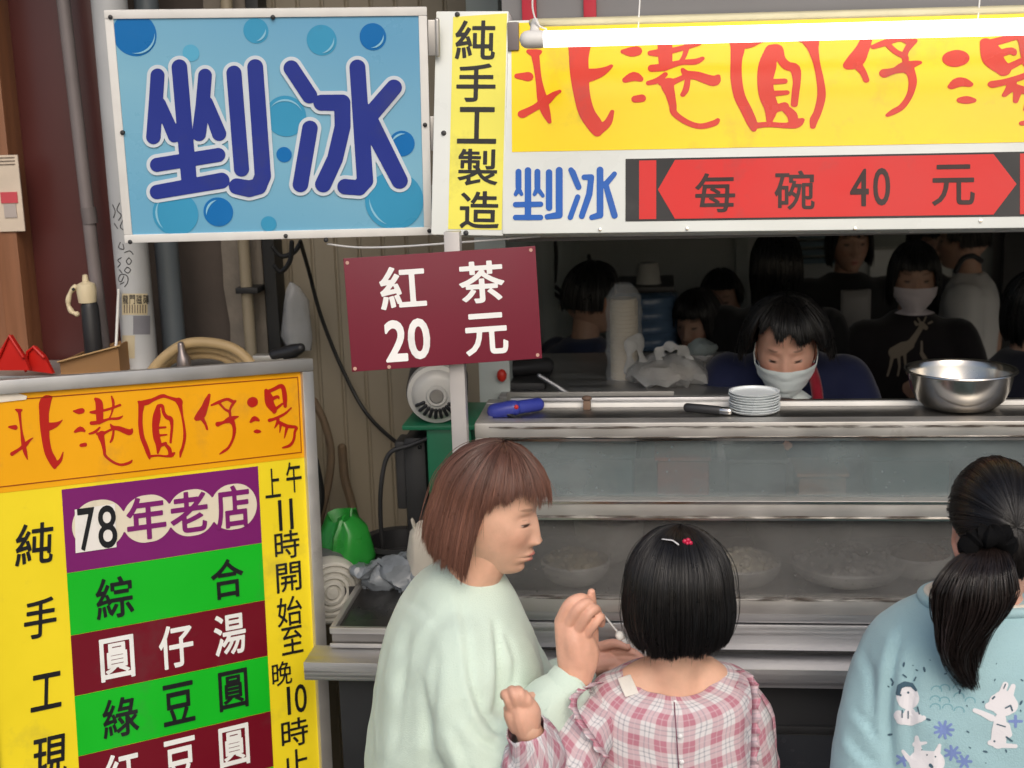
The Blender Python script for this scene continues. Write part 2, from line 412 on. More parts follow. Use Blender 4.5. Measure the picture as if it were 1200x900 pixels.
# ------------------------------------------------------------------ main sign over the counter
B = Board(898, 112, 2.80, -.6, -12, .4)
t = thing('shop_sign', 'long white sign with big red brush lettering on yellow, above the counter', 'sign', B.M)
BX0, BZT = B.uv(589, 24); BX1 = B.uv(1420, 100)[0]
zb = B.uv(630, 277)[1]; zb2 = B.uv(1200, 264)[1]; zb = (zb + zb2) / 2
part('panel', MB().box(BX0, BX1, 0, .07, zb, BZT, .004), M_SIGNW, t, True)
m = MB(); ztop = BZT - .006; zy = (B.uv(601, 178)[1] + B.uv(1200, 167)[1]) / 2
m.add([(B.uv(599, 100)[0], -.001, ztop), (BX1 - .012, -.001, ztop), (BX1 - .012, -.001, zy), (B.uv(600, 170)[0], -.001, zy)], [(3, 2, 1, 0)])
part('yellow_panel', m, M_YEL, t, True)
TGT = [(604, 38, 718, 160), (730, 36, 843, 150), (857, 36, 966, 153), (987, 38, 1078, 136), (1106, 38, 1236, 146)]
for (st, (a0, b0, a1, b1)), (c0, d0, c1, d1) in zip(BRUSH, TGT):
    m = MB(); B.strokes(m, st, lambda x, y: (c0 + (x - a0) / (a1 - a0) * (c1 - c0), d0 + (y - b0) / (b1 - b0) * (d1 - d0)), .0025, 4.0, 6.5)
    part('brush_character', m, M_VERM, t, True)
for q in (ICE_SMALL[:13], ICE_SMALL[13:]):
    m = MB(); B.strokes(m, q, lambda x, y: (590 + x / 6.316, 180 + y / 6.316), .0015, 4.5); part('ice_character', m, M_BLU, t, True)
m = MB()
for a, b in (((733, 187), (733, 263)),):
    u0 = B.uv(733, 225)[0]; zt = (B.uv(733, 187)[1] + B.uv(1200, 177)[1]) / 2; zl = (B.uv(733, 263)[1] + B.uv(1200, 250)[1]) / 2
    m.add([(u0, -.001, zl), (BX1 - .02, -.001, zl), (BX1 - .02, -.001, zt), (u0, -.001, zt)], [(0, 1, 2, 3)])
part('price_banner', m, M_BLK, t, True)
m = MB(); zc = (zt + zl) / 2; e = .004
uA, uB = B.uv(749, 225)[0], B.uv(769, 225)[0]
m.add([(uA, -.002, zl + e), (uB, -.002, zl + e), (uB, -.002, zt - e), (uA, -.002, zt - e)], [(0, 1, 2, 3)])
q = [B.uv(771, 222)[0], B.uv(791, 222)[0], B.uv(1164, 214)[0], B.uv(1191, 214)[0]]
m.add([(q[0], -.002, zc), (q[1], -.002, zl + e), (q[2], -.002, zl + e), (q[3], -.002, zc), (q[2], -.002, zt - e), (q[1], -.002, zt - e)], [(0, 1, 2, 3, 4, 5)])
uC = B.uv(1195, 214)[0]
m.add([(uC, -.002, zl + e), (uC + .03, -.002, zl + e), (uC + .03, -.002, zt - e), (uC, -.002, zt - e)], [(0, 1, 2, 3)])
part('red_arrow', m, M_RED, t, True)
B.chars('price_character', (('每', 838, 226, 47, 46), ('碗', 931, 223, 47, 46), ('4', 1007, 220, 22, 44), ('0', 1033, 219, 20, 44), ('元', 1117, 217, 50, 48)), .003, .012, paint('sign_dark_red_black', (.025, .006, .006), .4), t)
m = MB()
for px, py in ((703, 269), (1002, 268), (805, 268), (1149, 259)):
    u, v = B.uv(px, py); m.lathe([(0, -.004), (.003, -.0035), (.004, -.001), (.004, .002)], 10, Matrix.Translation((u, 0, v)) @ Matrix.Rotation(-PI / 2, 4, 'X'))
part('screw', m, M_STEEL2, t, True)

# ------------------------------------------------------------------ narrow strip sign beside it
B = Board(553, 146, 2.795, -.6, -10, 2.0)
t = thing('strip_sign', 'narrow vertical pale yellow sign with black characters in a white frame', 'sign', B.M)
u0, vt = B.uv(511, 13); u1 = B.uv(587, 11)[0]; vb = B.uv(560, 276)[1]
part('frame', MB().box(u0, u1 + .016, 0, .06, vb, vt, .003), M_SIGNW, t, True)
a0 = B.uv(528, 150)[0]; a1 = B.uv(591, 150)[0]
part('panel', MB().add([(a0, -.001, vb + .012), (a1, -.001, vb + .012), (a1, -.001, vt - .005), (a0, -.001, vt - .012)], [(0, 1, 2, 3)]), M_PYEL, t, True)
B.chars('character', (('純', 557, 47, 47, 46), ('手', 558, 97, 46, 45), ('工', 559, 147, 46, 43), ('製', 560, 196, 47, 43), ('造', 562, 246, 46, 44)), .002, .014, M_BLK, t)
m = MB()
for px, py in ((536, 17), (520, 156), (546, 273), (536, 276)):
    u, v = B.uv(px, py); m.lathe([(0, -.006), (.004, -.005), (.0055, -.001), (.0055, .002)], 10, Matrix.Translation((u, 0, v)) @ Matrix.Rotation(-PI / 2, 4, 'X'))
part('screw', m, M_DARK, t, True)

# ------------------------------------------------------------------ blue hinged sign
B = Board(321, 148, 2.75, 12.0, 5.0, .8)
t = thing('hinged_sign', 'blue framed sign with two fat dark blue characters and bubbles', 'sign', B.M)
W2, H2 = .3155, .2306
m = MB(); fw = .017
m.box(-W2, W2, -.006, .03, H2 - fw, H2, .002); m.box(-W2, W2, -.006, .03, -H2, -H2 + fw, .002)
m.box(-W2, -W2 + fw, -.0055, .03, -H2 + fw, H2 - fw, .002); m.box(W2 - fw, W2, -.0055, .03, -H2 + fw, H2 - fw, .002)
part('frame', m, M_WHITEP, t, True)
def blue_face():
    mm = mat('sign_sky_blue', lin(108, 168, 200), .3, 0, .04, 6, .012, 20)
    n = mm.node_tree; N, L = n.nodes, n.links; b = N['Principled BSDF']
    tc = N.new('ShaderNodeTexCoord'); sx = N.new('ShaderNodeSeparateXYZ'); L.new(tc.outputs['Object'], sx.inputs[0])
    ad = N.new('ShaderNodeMath'); ad.operation = 'MULTIPLY_ADD'; ad.inputs[1].default_value = .35; L.new(sx.outputs['X'], ad.inputs[0]); L.new(sx.outputs['Z'], ad.inputs[2])
    r = N.new('ShaderNodeMapRange'); r.inputs['From Min'].default_value = -.25; r.inputs['From Max'].default_value = .25; L.new(ad.outputs[0], r.inputs['Value'])
    cr = N.new('ShaderNodeValToRGB'); e = cr.color_ramp.elements
    e[0].color = (*lin(108, 170, 202), 1); e[1].color = (*lin(104, 164, 200), 1); x = cr.color_ramp.elements.new(.5); x.color = (*lin(128, 182, 206), 1)
    L.new(r.outputs[0], cr.inputs[0]); L.new(cr.outputs[0], b.inputs['Base Color']); return mm
part('face', MB().box(-W2 + fw, W2 - fw, -.002, .02, -H2 + fw, H2 - fw, 0), blue_face(), t, True)
MB_A = paint('bubble_deep', lin(25, 110, 178), .3); MB_B = paint('bubble_teal', lin(62, 150, 190), .3); MB_C = paint('bubble_light', lin(92, 172, 206), .3); MB_H = paint('bubble_shine', lin(140, 194, 218), .3)
bub = [(158, 40, 26, MB_A), (300, 36, 15, MB_B), (377, 47, 18, MB_B), (437, 43, 16, MB_A), (224, 62, 10, MB_C), (335, 136, 24, MB_B), (333, 181, 9, MB_A), (471, 168, 15, MB_A), (206, 250, 26, MB_B), (256, 248, 17, MB_A), (315, 262, 9, MB_B), (462, 235, 34, MB_B)]
shine = {158: (160, 41, 22, -1.9, .1), 437: (437, 43, 13, -1.8, 0.2), 335: (335, 136, 20, .3, 2.6), 471: (471, 168, 12, 1.2, 3.0), 206: (206, 250, 23, 2.4, 4.0), 256: (256, 248, 14, 1.6, 3.4), 377: (377, 47, 15, -1.6, .2), 300: (300, 36, 12, -1.6, .2), 462: (462, 235, 29, 3.0, 4.4)}
for i, (x, y, r, q) in enumerate(bub):
    m = MB(); B.disc(m, x, y, r, .0026 + .0001 * i)
    m.v = [(min(max(p[0], -W2 + fw), W2 - fw), p[1], min(max(p[2], -H2 + fw), H2 - fw)) for p in m.v]
    bo = part('bubble', m, q, t, True)
    if x in shine:
        x, y, r, a0, a1 = shine[x]; m = MB(); B.disc(m, x, y, r, .0042, 20, a0, a1, r - 2.4); part('shine', m, MB_H, bo, True)
toC = lambda x, y: (150 + x / 4.5, 50 + y / 4.5); toD = lambda x, y: (310 + x / 4.5, 50 + y / 4.5)
for q, to, d in ((ICE_BIG[0], toC, .0062), (ICE_BIG[1], toD, .0064)):
    m = MB(); B.strokes(m, q, to, d, 4); c = part('character', m, M_INK, t, True)
    m = MB(); B.strokes(m, q, to, d - .0012, 5, 19); part('outline', m, paint('outline_pale', lin(205, 214, 222), .35), c, True)
for zz in (H2 - .06, -.02, -H2 + .07):
    m = MB(); m.box(W2 + .001, W2 + .018, -.006, .004, zz - .035, zz + .035, .002); m.tube([(W2 + .02, -.006, zz - .034), (W2 + .02, -.006, zz + .034)], .005, 10)
    part('hinge', m, M_ALU, t, True)
m = MB()
for px, py in ((130, 20), (320, 20), (144, 155), (153, 283), (335, 276), (382, 281), (498, 146), (503, 270)):
    u, v = B.uv(px, py); m.lathe([(0, -.010), (.004, -.009), (.005, -.005), (.005, .0)], 10, Matrix.Translation((u, 0, v)) @ Matrix.Rotation(-PI / 2, 4, 'X'))
part('screw', m, M_DARK, t, True)

# ------------------------------------------------------------------ tea price sign on its post
B = Board(520, 362, 2.62, 11.3, -5.4, -1.44)
t = thing('price_sign', 'maroon tea price sign with white lettering on a post', 'sign', B.M)
part('panel', MB().box(-.1878, .1878, 0, .006, -.111, .111, .0012), M_MAR, t, True)
def tight(ch, x0, y0, x1, y1, bold=.02): B.chars('character', ((ch, (x0 + x1) / 2, (y0 + y1) / 2, x1 - x0, y1 - y0),), .001, bold, M_WHT, t)
tight('紅', 445, 312, 499, 362); tight('茶', 538, 306, 591, 355); tight('2', 451, 375, 477, 424, .025); tight('0', 478, 373, 504, 421, .025); tight('元', 545, 367, 595, 416)
m = MB()
for px, py in ((407, 308), (622, 293), (416, 432), (630, 416), (456, 430)):
    B.disc(m, px, py, 2.2, .0012, 10)
part('paint_chip', m, paint('chipped_board', lin(190, 150, 135), .7), t, True)

# ------------------------------------------------------------------ menu board standing on the left
B = Board(195, 710, 2.60, 43.0, -6.4, 4.2)
t = thing('menu_board', 'tall colourful menu board in a grey metal frame beside the counter', 'menu board', B.M)
UL = B.uv(-18, 660)[0]; UR = (B.uv(353, 445)[0] + B.uv(366, 750)[0]) / 2
VT = (B.uv(20, 455)[1] + B.uv(345, 441)[1]) / 2; VB = VT - 1.28
fr = .028
m = MB(); m.box(UL - fr, UR + fr, -.012, .03, VT, VT + fr, .003); m.box(UL - fr, UR + fr, -.012, .03, VB - fr, VB, .003)
m.box(UL - fr, UL, -.0115, .03, VB, VT, .003); m.box(UR, UR + fr, -.0115, .03, VB, VT, .003)
part('frame', m, M_ALU, t, True)
part('panel', MB().box(UL, UR, 0, .02, VB, VT), M_MYEL, t, True)
def rectuv(u0, u1, v0, v1, d): return [(u0, -d, v0), (u1, -d, v0), (u1, -d, v1), (u0, -d, v1)]
vh = (B.uv(2, 572)[1] + B.uv(355, 541)[1]) / 2
part('header', MB().add(rectuv(UL, UR, vh, VT, .001), [(0, 1, 2, 3)]), M_ORG, t, True)
m = MB(); e = .010; lw = .0022; u0, u1, v0, v1 = UL + e, UR - e * .6, vh + e * 1.1, VT - e * 1.1
for q in ((u0, u1, v0, v0 + lw), (u0, u1, v1 - lw, v1), (u0, u0 + lw, v0 + lw, v1 - lw), (u1 - lw, u1, v0 + lw, v1 - lw)): m.add(rectuv(*q, .002), [(0, 1, 2, 3)])
part('header_line', m, M_LINE, t, True)
for st, bb in BRUSH:
    m = MB(); B.strokes(m, st, lambda x, y: (x / 6.667, 440 + y / 6.667), .002, 5.0, 1.0); part('brush_character', m, M_LRED, t, True)
cl = (B.uv(70, 573)[0] + B.uv(84, 744)[0] + B.uv(92, 887)[0]) / 3; cr = (B.uv(303, 547)[0] + B.uv(310, 704)[0] + B.uv(316, 833)[0]) / 3
rows = [((70, 573), (303, 547)), ((79, 671), (307, 637)), ((84, 744), (310, 704)), ((90, 816), (314, 768)), ((92, 887), (316, 833))]
rv = [(B.uv(*a)[1] + B.uv(*b)[1]) / 2 for a, b in rows]
dv = (rv[1] - rv[4]) / 3
for k in range(5): rv.append(rv[4] - dv * (k + 1))
names = [('purple', M_PUR), ('green', M_GRN), ('maroon', M_MAR2), ('green', M_GRN), ('maroon', M_MAR2), ('green', M_GRN), ('maroon', M_MAR2), ('green', M_GRN), ('maroon', M_MAR2)]
for nm in ('purple', 'green', 'maroon'):
    m = MB()
    for k, (a, mt) in enumerate(names):
        if a == nm: m.add(rectuv(cl, cr, rv[k + 1] + .0006, rv[k], .001), [(0, 1, 2, 3)])
    part(nm + '_rows', m, dict(names)[nm], t, True)
m = MB()
circ = [(S_('113,616,1')[0][0])]
st = []
for cx, cy in ((113, 615), (170, 608), (222, 601), (271, 594)):
    u, v = B.uv(cx, cy); st.append([(u, v, .049 if cx > 120 else .05)])
V, f = stroke_geo(st, .003)
m.add([(p[0], -.002, p[1]) for p in V], [tuple(reversed(q)) for q in f])
part('cream_discs', m, M_CREAM, t, True)
m = MB(); B.quad(m, [(88, 648), (136, 641), (134, 590), (87, 597)], .003)
part('number_sticker', m, paint('sticker_white', lin(232, 228, 222), .4), t, True)
def letters(nm, mt, items, d=.0025, bold=.02, shear=0):
    B.chars(nm, items, d, bold * .55, mt, t, shear)
letters('year_digit', M_BLK, [('7', 101, 620, 20, 50), ('8', 125, 617, 22, 50)], .004, .012)
letters('purple_character', M_PUR, [('年', 171, 607, 46, 50), ('老', 221, 600, 44, 48), ('店', 272, 594, 40, 50)], .003, .04)
letters('black_character', M_BLK, [('綜', 134, 700, 44, 48), ('合', 266, 678, 38, 46), ('綠', 141, 840, 42, 46), ('豆', 209, 824, 37, 48), ('圓', 273, 808, 34, 46)], .0025, .028)
letters('white_character', M_WHT, [('圓', 137, 771, 40, 50), ('仔', 206, 757, 40, 50), ('湯', 269, 743, 37, 48), ('紅', 142, 907, 42, 50), ('豆', 211, 890, 38, 50), ('圓', 274, 874, 35, 48)], .0025, .03)
letters('column_character', M_BLK, [('純', 40, 637, 44, 48), ('手', 47, 724, 38, 46), ('工', 54, 810, 36, 42), ('現', 58, 888, 40, 50)], .002, .025, .1)
letters('hours_character', M_BLK, [('上', 319, 566, 18, 34), ('午', 344, 559, 18, 36), ('1', 328, 604, 4, 36), ('1', 341, 602, 4, 36), ('時', 336, 638, 29, 33), ('開', 338, 676, 29, 34), ('始', 339, 716, 29, 34), ('至', 342, 750, 25, 32), ('晚', 330, 789, 23, 28), ('1', 338, 821, 4, 33), ('0', 352, 818, 14, 33), ('時', 345, 858, 31, 33), ('止', 346, 894, 30, 32)], .002, .012)
bpy.data.objects.remove(_fo); bpy.data.curves.remove(_fc)
m = MB(); B.quad(m, [(-6, 458), (14, 459), (31, 464), (30, 468), (12, 470), (-6, 472)], .004); part('torn_tape', m, paint('tape_white', lin(226, 216, 200), .5), t, True)
# two legs behind carry the board
m = MB()
for u in (UL + .02, UR - .02):
    a = B.M @ Vector((u, .015, VB)); g = B.M @ Vector((u, .015, VB - .2)); m.tube([a, (a.x, a.y, .0)], .014, 10)
part('support', m, M_ALU, t)
# ------------------------------------------------------------------ ground, walls, roof
def plane(x0, x1, y0, y1, z): return MB().add([(x0, y0, z), (x1, y0, z), (x1, y1, z), (x0, y1, z)], [(0, 1, 2, 3)])
M_ASPH = mat('asphalt', (.055, .055, .056), .85, 0, .3, 5, .4, 120)
tag(part('ground', plane(-60, 60, -60, 60, 0), M_ASPH), kind='structure')
M_TILE = mat('shop_floor_tiles', (.40, .39, .37), .4, 0, .2, 4)
tag(part('floor', plane(-.4, 4.0, 3.45, 6.7, .006), M_TILE), kind='structure')

M_IWALL = mat('interior_plaster', (.44, .46, .45), .7, 0, .12, 3, .08, 40, stain=((.34, .34, .32), 2, .62, .5))
M_CEIL = mat('interior_ceiling', (.62, .62, .60), .8, 0, .1, 4)
t = thing('shop_building', 'dim shop room with grey green walls behind the open counter', 'building', (0, 6.6, 0))
SX = -.40
m = MB(); m.box(SX - .08, 4.0, 6.6, 6.75, 0, 2.9)
part('wall', m, M_IWALL, t, smooth=None)
m = MB(); m.box(SX - .08, SX, 3.46, 6.6, 0, 2.9); part('wall', m, mat('side_wall_paint', (.60, .66, .63), .65, 0, .12, 3, .05, 30), t, smooth=None)
m = MB(); m.box(4.0, 4.1, 3.0, 6.75, 0, 2.9); part('wall', m, M_IWALL, t, smooth=None)
part('ceiling', MB().box(-3.6, 4.2, 2.95, 6.75, 2.9, 3.0), M_CEIL, t, smooth=None)
# louvred shutter, door frame and notices on the back wall
x0, x1 = P(936, 290, 6.58).x, P(984, 290, 6.58).x; z0, z1 = P(950, 308, 6.58).z, 2.2
part('door_frame', MB().box(P(862, 290, 6.58).x, P(876, 290, 6.58).x, 6.55, 6.6, 0, 2.3), mat('pale_frame', (.34, .37, .36), .5), t)
m = MB()
k = 0
z = z0
while z < z1:
    m.box(x0, x1, 6.54, 6.598, z, z + .025, 0, ); z += .04
part('louvre', m, mat('louvre_blue', (.10, .16, .20), .5), t)
for (a, b, c, d, colr) in ((1018, 268, 1062, 289, (.22, .24, .22)), (1020, 293, 1060, 336, (.7, .72, .7)), (1163, 250, 1172, 430, (.30, .28, .28))):
    q0, q1 = P(a, b, 6.58), P(c, d, 6.58)
    part('notice', MB().box(q0.x, q1.x, 6.58, 6.598, q1.z, q0.z), mat('notice_paper', colr, .7), t)
part('door', MB().box(P(1120, 300, 6.58).x, P(1163, 300, 6.58).x, 6.57, 6.6, 0, 2.25), mat('pale_door', (.32, .34, .34), .6), t)
part('curtain', MB().box(P(1174, 300, 6.4).x, 3.6, 6.36, 6.4, 0, 2.6), mat('dark_curtain', (.035, .035, .036), .9), t)

# unseen roof, added overhead to shade the stall front and left wall
t = thing('added_shade_roof', 'dark unseen roof added to shade the stall front and side wall', 'roof', (0, 3, 3.0))
part('shade_slab', MB().box(-4.0, 5.0, 2.55, 3.6, 3.0, 3.1), mat('shade_slab_grey', (.24, .23, .22), .7), t)

# recess wall at the left of the stall: dark masonry, corrugated sheet
YW = 3.46
M_MAS = mat('dark_masonry', (.085, .068, .058), .8, 0, .3, 6, .3, 30, stain=((.12, .10, .085), 9, .6, .5))
xa, xb = P(318, 350, YW).x, P(600, 350, YW).x
t = thing('masonry_wall', 'dark brown masonry wall behind the pipes at the left', 'wall', (-1.6, YW, 0))
part('masonry', MB().box(-3.6, xa, YW, YW + .12, 0, 2.9), M_MAS, t)
t = thing('corrugated_wall', 'beige ribbed sheet metal wall behind the tea price sign', 'wall', (-.6, YW, 0))
m = MB(); x = xa; V = []; prof = []
while x < SX - .08:
    prof += [(x, 0), (x + .050, 0), (x + .054, .006), (x + .058, .006), (x + .062, 0)]; x += .062
prof = [(min(a, SX - .08), b) for a, b in prof]
for (a, b) in prof: V += [(a, YW - .002 + b, 0), (a, YW - .002 + b, 2.9)]
m.add(V, [(2 * i, 2 * i + 2, 2 * i + 3, 2 * i + 1) for i in range(len(prof) - 1)])
part('sheet', m, mat('beige_sheet', lin(146, 136, 118), .55, .0, .14, 3, .06, 12, stain=((.10, .085, .07), 3, .62, .55), stretch=(1, 1, .35)), t, smooth=25)

M_OX = mat('oxblood_enamel', lin(74, 34, 32), .34, 0, .18, 4, .03, 14, stain=((.16, .12, .105), 14, .70, .5), stretch=(1, 1, .5))
t = thing('painted_pillar', 'dark oxblood painted pillar behind the thin grey pipe', 'pillar', (P(70, 300, 3.3).x, 3.3, 0))
part('shaft', MB().box(P(24, 300, 3.28).x, P(137, 300, 3.28).x, 3.28, YW, 0, 2.9, .006), M_OX, t)
t = thing('door_post', 'tan wooden door post with mouldings at the far left edge', 'door frame', (P(0, 300, 3.2).x, 3.2, 0))
M_TAN = mat('tan_wood', lin(128, 84, 56), .5, 0, .2, 5, .1, 30, stretch=(8, 8, .6))
q = P(22, 300, 3.2).x
part('moulding', MB().box(q - .055, q, 3.2, 3.30, 0, 2.9, .004), M_TAN, t)
part('moulding', MB().box(q - .15, q - .062, 3.22, 3.31, 0, 2.9, .004), M_TAN, t)
part('moulding', MB().box(q - .40, q - .155, 3.2, 3.32, 0, 2.9, .004), mat('dark_wood', lin(92, 56, 40), .5, 0, .2, 5, stretch=(8, 8, .6)), t)
# paper notice on the door post
a, b = P(0, 182, 3.19), P(27, 271, 3.19)
t = thing('paper_notice', 'small white paper notice with a pink picture on the door post', 'notice', (a.x, 3.19, b.z))
x0, x1 = P(-6, 225, 3.19).x, P(24, 225, 3.19).x
part('sheet', MB().box(x0, x1, 3.193, 3.197, b.z, a.z, 0), mat('old_paper', lin(205, 190, 172), .7), t)
zc = P(12, 232, 3.19).z; xm = (x0 + x1) / 2; xw = x1 - x0
part('picture', MB().box(xm - xw * .3, xm + xw * .35, 3.190, 3.1925, P(12, 238, 3.19).z, P(12, 225, 3.19).z), mat('notice_pink', lin(190, 70, 80), .6), t)
part('picture', MB().box(xm - xw * .22, xm + xw * .26, 3.190, 3.1925, P(12, 255, 3.19).z, P(12, 239, 3.19).z), mat('notice_grey', lin(170, 160, 155), .6), t)
m = MB()
for k in range(3): m.box(xm - xw * .36, xm + xw * .38, 3.1905, 3.1925, P(12, 184 + 4 * k, 3.19).z - .002, P(12, 184 + 4 * k, 3.19).z)
part('print_lines', m, mat('faded_ink', lin(120, 105, 95), .7), t)

# pipes
def vpipe(name, label, px, py, Y, r, mt, z0=0, z1=2.9, n=24, p2=None):
    a = P(px, py, Y)
    t = thing(name, label, 'pipe', (a.x, Y, z0), 'pipes on the left wall')
    if p2 is None: pts = [(a.x, Y, z0), (a.x, Y, z1)]
    else:
        b = P(*p2, Y); d = b - a; pts = [a + d * ((z0 - a.z) / d.z), a + d * ((z1 - a.z) / d.z)]
    part('shaft', MB().tube(pts, r, n, False), mt, t)
    return t, pts
M_PVC = mat('white_pvc', lin(176, 178, 180), .45, 0, .08, 7, .02, 30, stain=((.30, .28, .26), 12, .62, .45))
t, _ = vpipe('drain_pipe', 'fat white pipe with black handwriting and a printed sticker', 154, 300, 3.16, .0415, M_PVC)
xp = P(154, 300, 3.16).x
# scribbles, sticker and tape on the white pipe, wrapped on its surface
def wrap(mb, pts_px, r, n_lift=.0006):
    out = []
    for px, py in pts_px:
        d = ray(px, py); # intersect the ray with the pipe's cylinder
        o = Vector((0 - xp, 0 - 3.16)); dd = Vector((d.x, d.y)); A = dd.dot(dd); Bq = o.dot(dd); Cq = o.dot(o) - (r + n_lift) ** 2
        disc = max(Bq * Bq - A * Cq, 0); k = (-Bq - math.sqrt(disc)) / A
        out.append(CAM + d * k)
    return out
M_INKB = mat('marker_ink', (.02, .02, .022), .6, 0, 0)
m = MB()
scrib = ['132,240 135,248 133,255', '140,238 137,246 142,252 139,258', '134,262 138,268', '144,258 141,266 146,270', '141,284 139,290 145,292 144,286', '146,296 152,294 156,298', '151,302 148,306 151,310 154,306 151,302', '149,313 146,317 150,320 153,316 149,313', '142,302 138,305 141,309 138,313', '140,316 143,320', '145,324 142,330 139,328 141,322 147,322 150,326 149,332 146,336', '141,333 145,331']
for s in scrib:
    p = [tuple(map(float, q.split(','))) for q in s.split()]
    p = spline(p, 5); part('handwriting', MB().tube(wrap(None, p, .0415, .0003), .0011, 6), M_INKB, t)
def patch(x0, x1, y0, y1, lift, n=8):
    v = []; f = []
    for i in range(n + 1):
        x = x0 + (x1 - x0) * i / n; v += wrap(None, [(x, y0), (x, y1)], .0415, lift)
    return MB().add(v, [(2 * i, 2 * i + 1, 2 * i + 3, 2 * i + 2) for i in range(n)])
part('sticker', patch(143, 173, 344, 369, .0008), mat('sticker_tan', lin(196, 182, 150), .5), t)
_fc = bpy.data.curves.new('glyph', 'FONT'); _fo = bpy.data.objects.new('glyph', _fc); COL.objects.link(_fo)
for ch, cx in (('龍', 147), ('門', 155), ('磁', 163), ('磚', 171)):
    v, f = glyph(ch, .012); part('sticker_character', MB().add(wrap(None, [(cx + p[0] * 6.6, 351 - p[1] * 11) for p in v], .0415, .0016), f), M_INKB, t)
bpy.data.objects.remove(_fo); bpy.data.curves.remove(_fc)
m = MB()
for k in range(9): m.add(*(lambda q: (q.v, q.f))(patch(145 + k * 3.1, 146.4 + k * 3.1, 357, 367, .0015, 1)))
part('sticker_bars', m, mat('bar_brown', lin(110, 100, 84), .6), t)
part('tape', patch(156, 176, 370, 392, .0007), mat('grey_tape', lin(118, 118, 126), .4), t)
part('tape', patch(143, 158, 393, 420, .0009), mat('masking_tape', lin(182, 170, 142), .6), t)

t, pts = vpipe('conduit_pipe', 'thin grey pipe leaning across the oxblood pillar', 74, 0, 3.2, .016, mat('grey_pvc', lin(118, 110, 110), .45, 0, .1, 8), p2=(122, 410))
a = P(105, 250, 3.2); part('coupling', MB().tube([P(103, 243, 3.2), P(106, 262, 3.2)], .0185, 20, False), mat('grey_pvc_dark', lin(104, 97, 97), .45), t)
vpipe('drain_pipe', 'blue grey pipe between the white pipe and the dark wall', 200, 350, 3.28, .029, mat('bluegrey_pvc', lin(92, 100, 106), .45, 0, .12, 6))
vpipe('water_pipe', 'slim beige pipe clipped beside rough concrete', 290, 350, 3.36, .015, mat('beige_pvc', lin(158, 146, 124), .5, 0, .1, 8))
t = thing('concrete_strip', 'rough grey concrete edge strip behind the beige pipe', 'wall strip', (P(290, 350, 3.42).x, 3.42, 0))
m = MB(); 
v = []; 
for i in range(60):
    z = i * .05; e = random.uniform(-.008, .006)
    for (px, dy) in ((266, 0), (310, 0)): v.append((P(px, 350, 3.4).x + (e if px == 266 else 0), 3.4 + random.uniform(-.004, .004), z))
m.add(v, [(2 * i, 2 * i + 1, 2 * i + 3, 2 * i + 2) for i in range(59)])
m.box(P(268, 350, 3.4).x, P(310, 350, 3.4).x, 3.405, YW, 0, 2.9)
part('concrete', m, mat('rough_concrete', lin(128, 120, 110), .9, 0, .2, 20, .5, 60), t)
part('clip', MB().box(P(276, 335, 3.34).x, P(302, 335, 3.34).x, 3.335, 3.4, P(290, 344, 3.34).z, P(290, 337, 3.34).z, .002), M_DARK, t)
t = thing('steel_channel', 'black steel channel standing at the edge of the beige sheet wall', 'post', (P(318, 350, 3.4).x, 3.4, 0))
part('channel', MB().box(P(311, 350, 3.38).x, P(325, 350, 3.38).x, 3.38, YW - .003, 0, 2.9, .002), M_CABLE, t)

# upper fascia above the counter, with red straps, and the lamp in front of the sign
t = thing('fascia_board', 'grey board with two red bands above the shop sign', 'fascia', (.3, 2.9, 2.2))
M_FAS = mat('fascia_grey', lin(118, 117, 118), .5, 0, .08, 4, .02, 20)
xl = P(588, 20, 2.9).x
part('board', MB().box(xl, 4.0, 2.9, 2.96, 1.8, 2.9, .003), M_FAS, t)
for px0, px1 in ((612, 629), (684, 699)):
    part('red_band', MB().box(P(px0, 20, 2.89).x, P(px1, 20, 2.89).x, 2.885, 2.898, 2.0, 2.9, .002), mat('band_red', lin(170, 30, 50), .45), t)
part('bracket', MB().box(P(597, 40, 2.86).x, P(610, 40, 2.86).x, 2.82, 2.9, P(600, 60, 2.86).z, P(600, 27, 2.86).z, .003), mat('bracket_grey', lin(120, 112, 112), .5), t)
part('lintel', MB().box(SX - .08, xl, 2.93, 3.0, 2.32, 2.9), M_DARK, t)

t = thing('fluorescent_lamp', 'long lit white fluorescent tube hanging in front of the shop sign', 'lamp', P(900, 40, 2.58))
a, b = P(633, 46, 2.58), P(1200, 31, 2.58); d = (b - a); b2 = a + d * 1.25
M_TUBE = mat('lit_tube', (.9, .9, .9), .3, 0, 0, emit=((1.0, .97, .93), 3.2))
part('tube', MB().tube([a, b2], .0150, 16, False), M_TUBE, t)
M_LAMPW = mat('lamp_housing', (.50, .46, .30), .5)
up = Vector((0, .045, .032))
m = MB(); m.tube([a + up - d * .02, b2 + up], .0075, 12, True); part('housing', m, M_LAMPW, t)
dn = d.normalized()
for s, q in ((1, a), (-1, b2)):
    m = MB(); m.tube([q - dn * .022 * s, q], .0165, 16, True); m.tube([q - dn * .012 * s, q - dn * .012 * s + up], .009, 10); part('end_cap', m, M_WHITEP, t)
m = MB()
m.tube(spline([P(626, -20, 2.6), P(624, 8, 2.6), P(630, 28, 2.6), P(640, 34, 2.6)], 5), .0018, 6)
m.tube([P(751, -20, 2.62), P(748, 32, 2.62)], .0014, 6)
m.tube([P(1150, -20, 2.62), P(1146, 22, 2.62)], .0014, 6)
part('hanging_wire', m, mat('white_wire', (.7, .69, .66), .5), t)
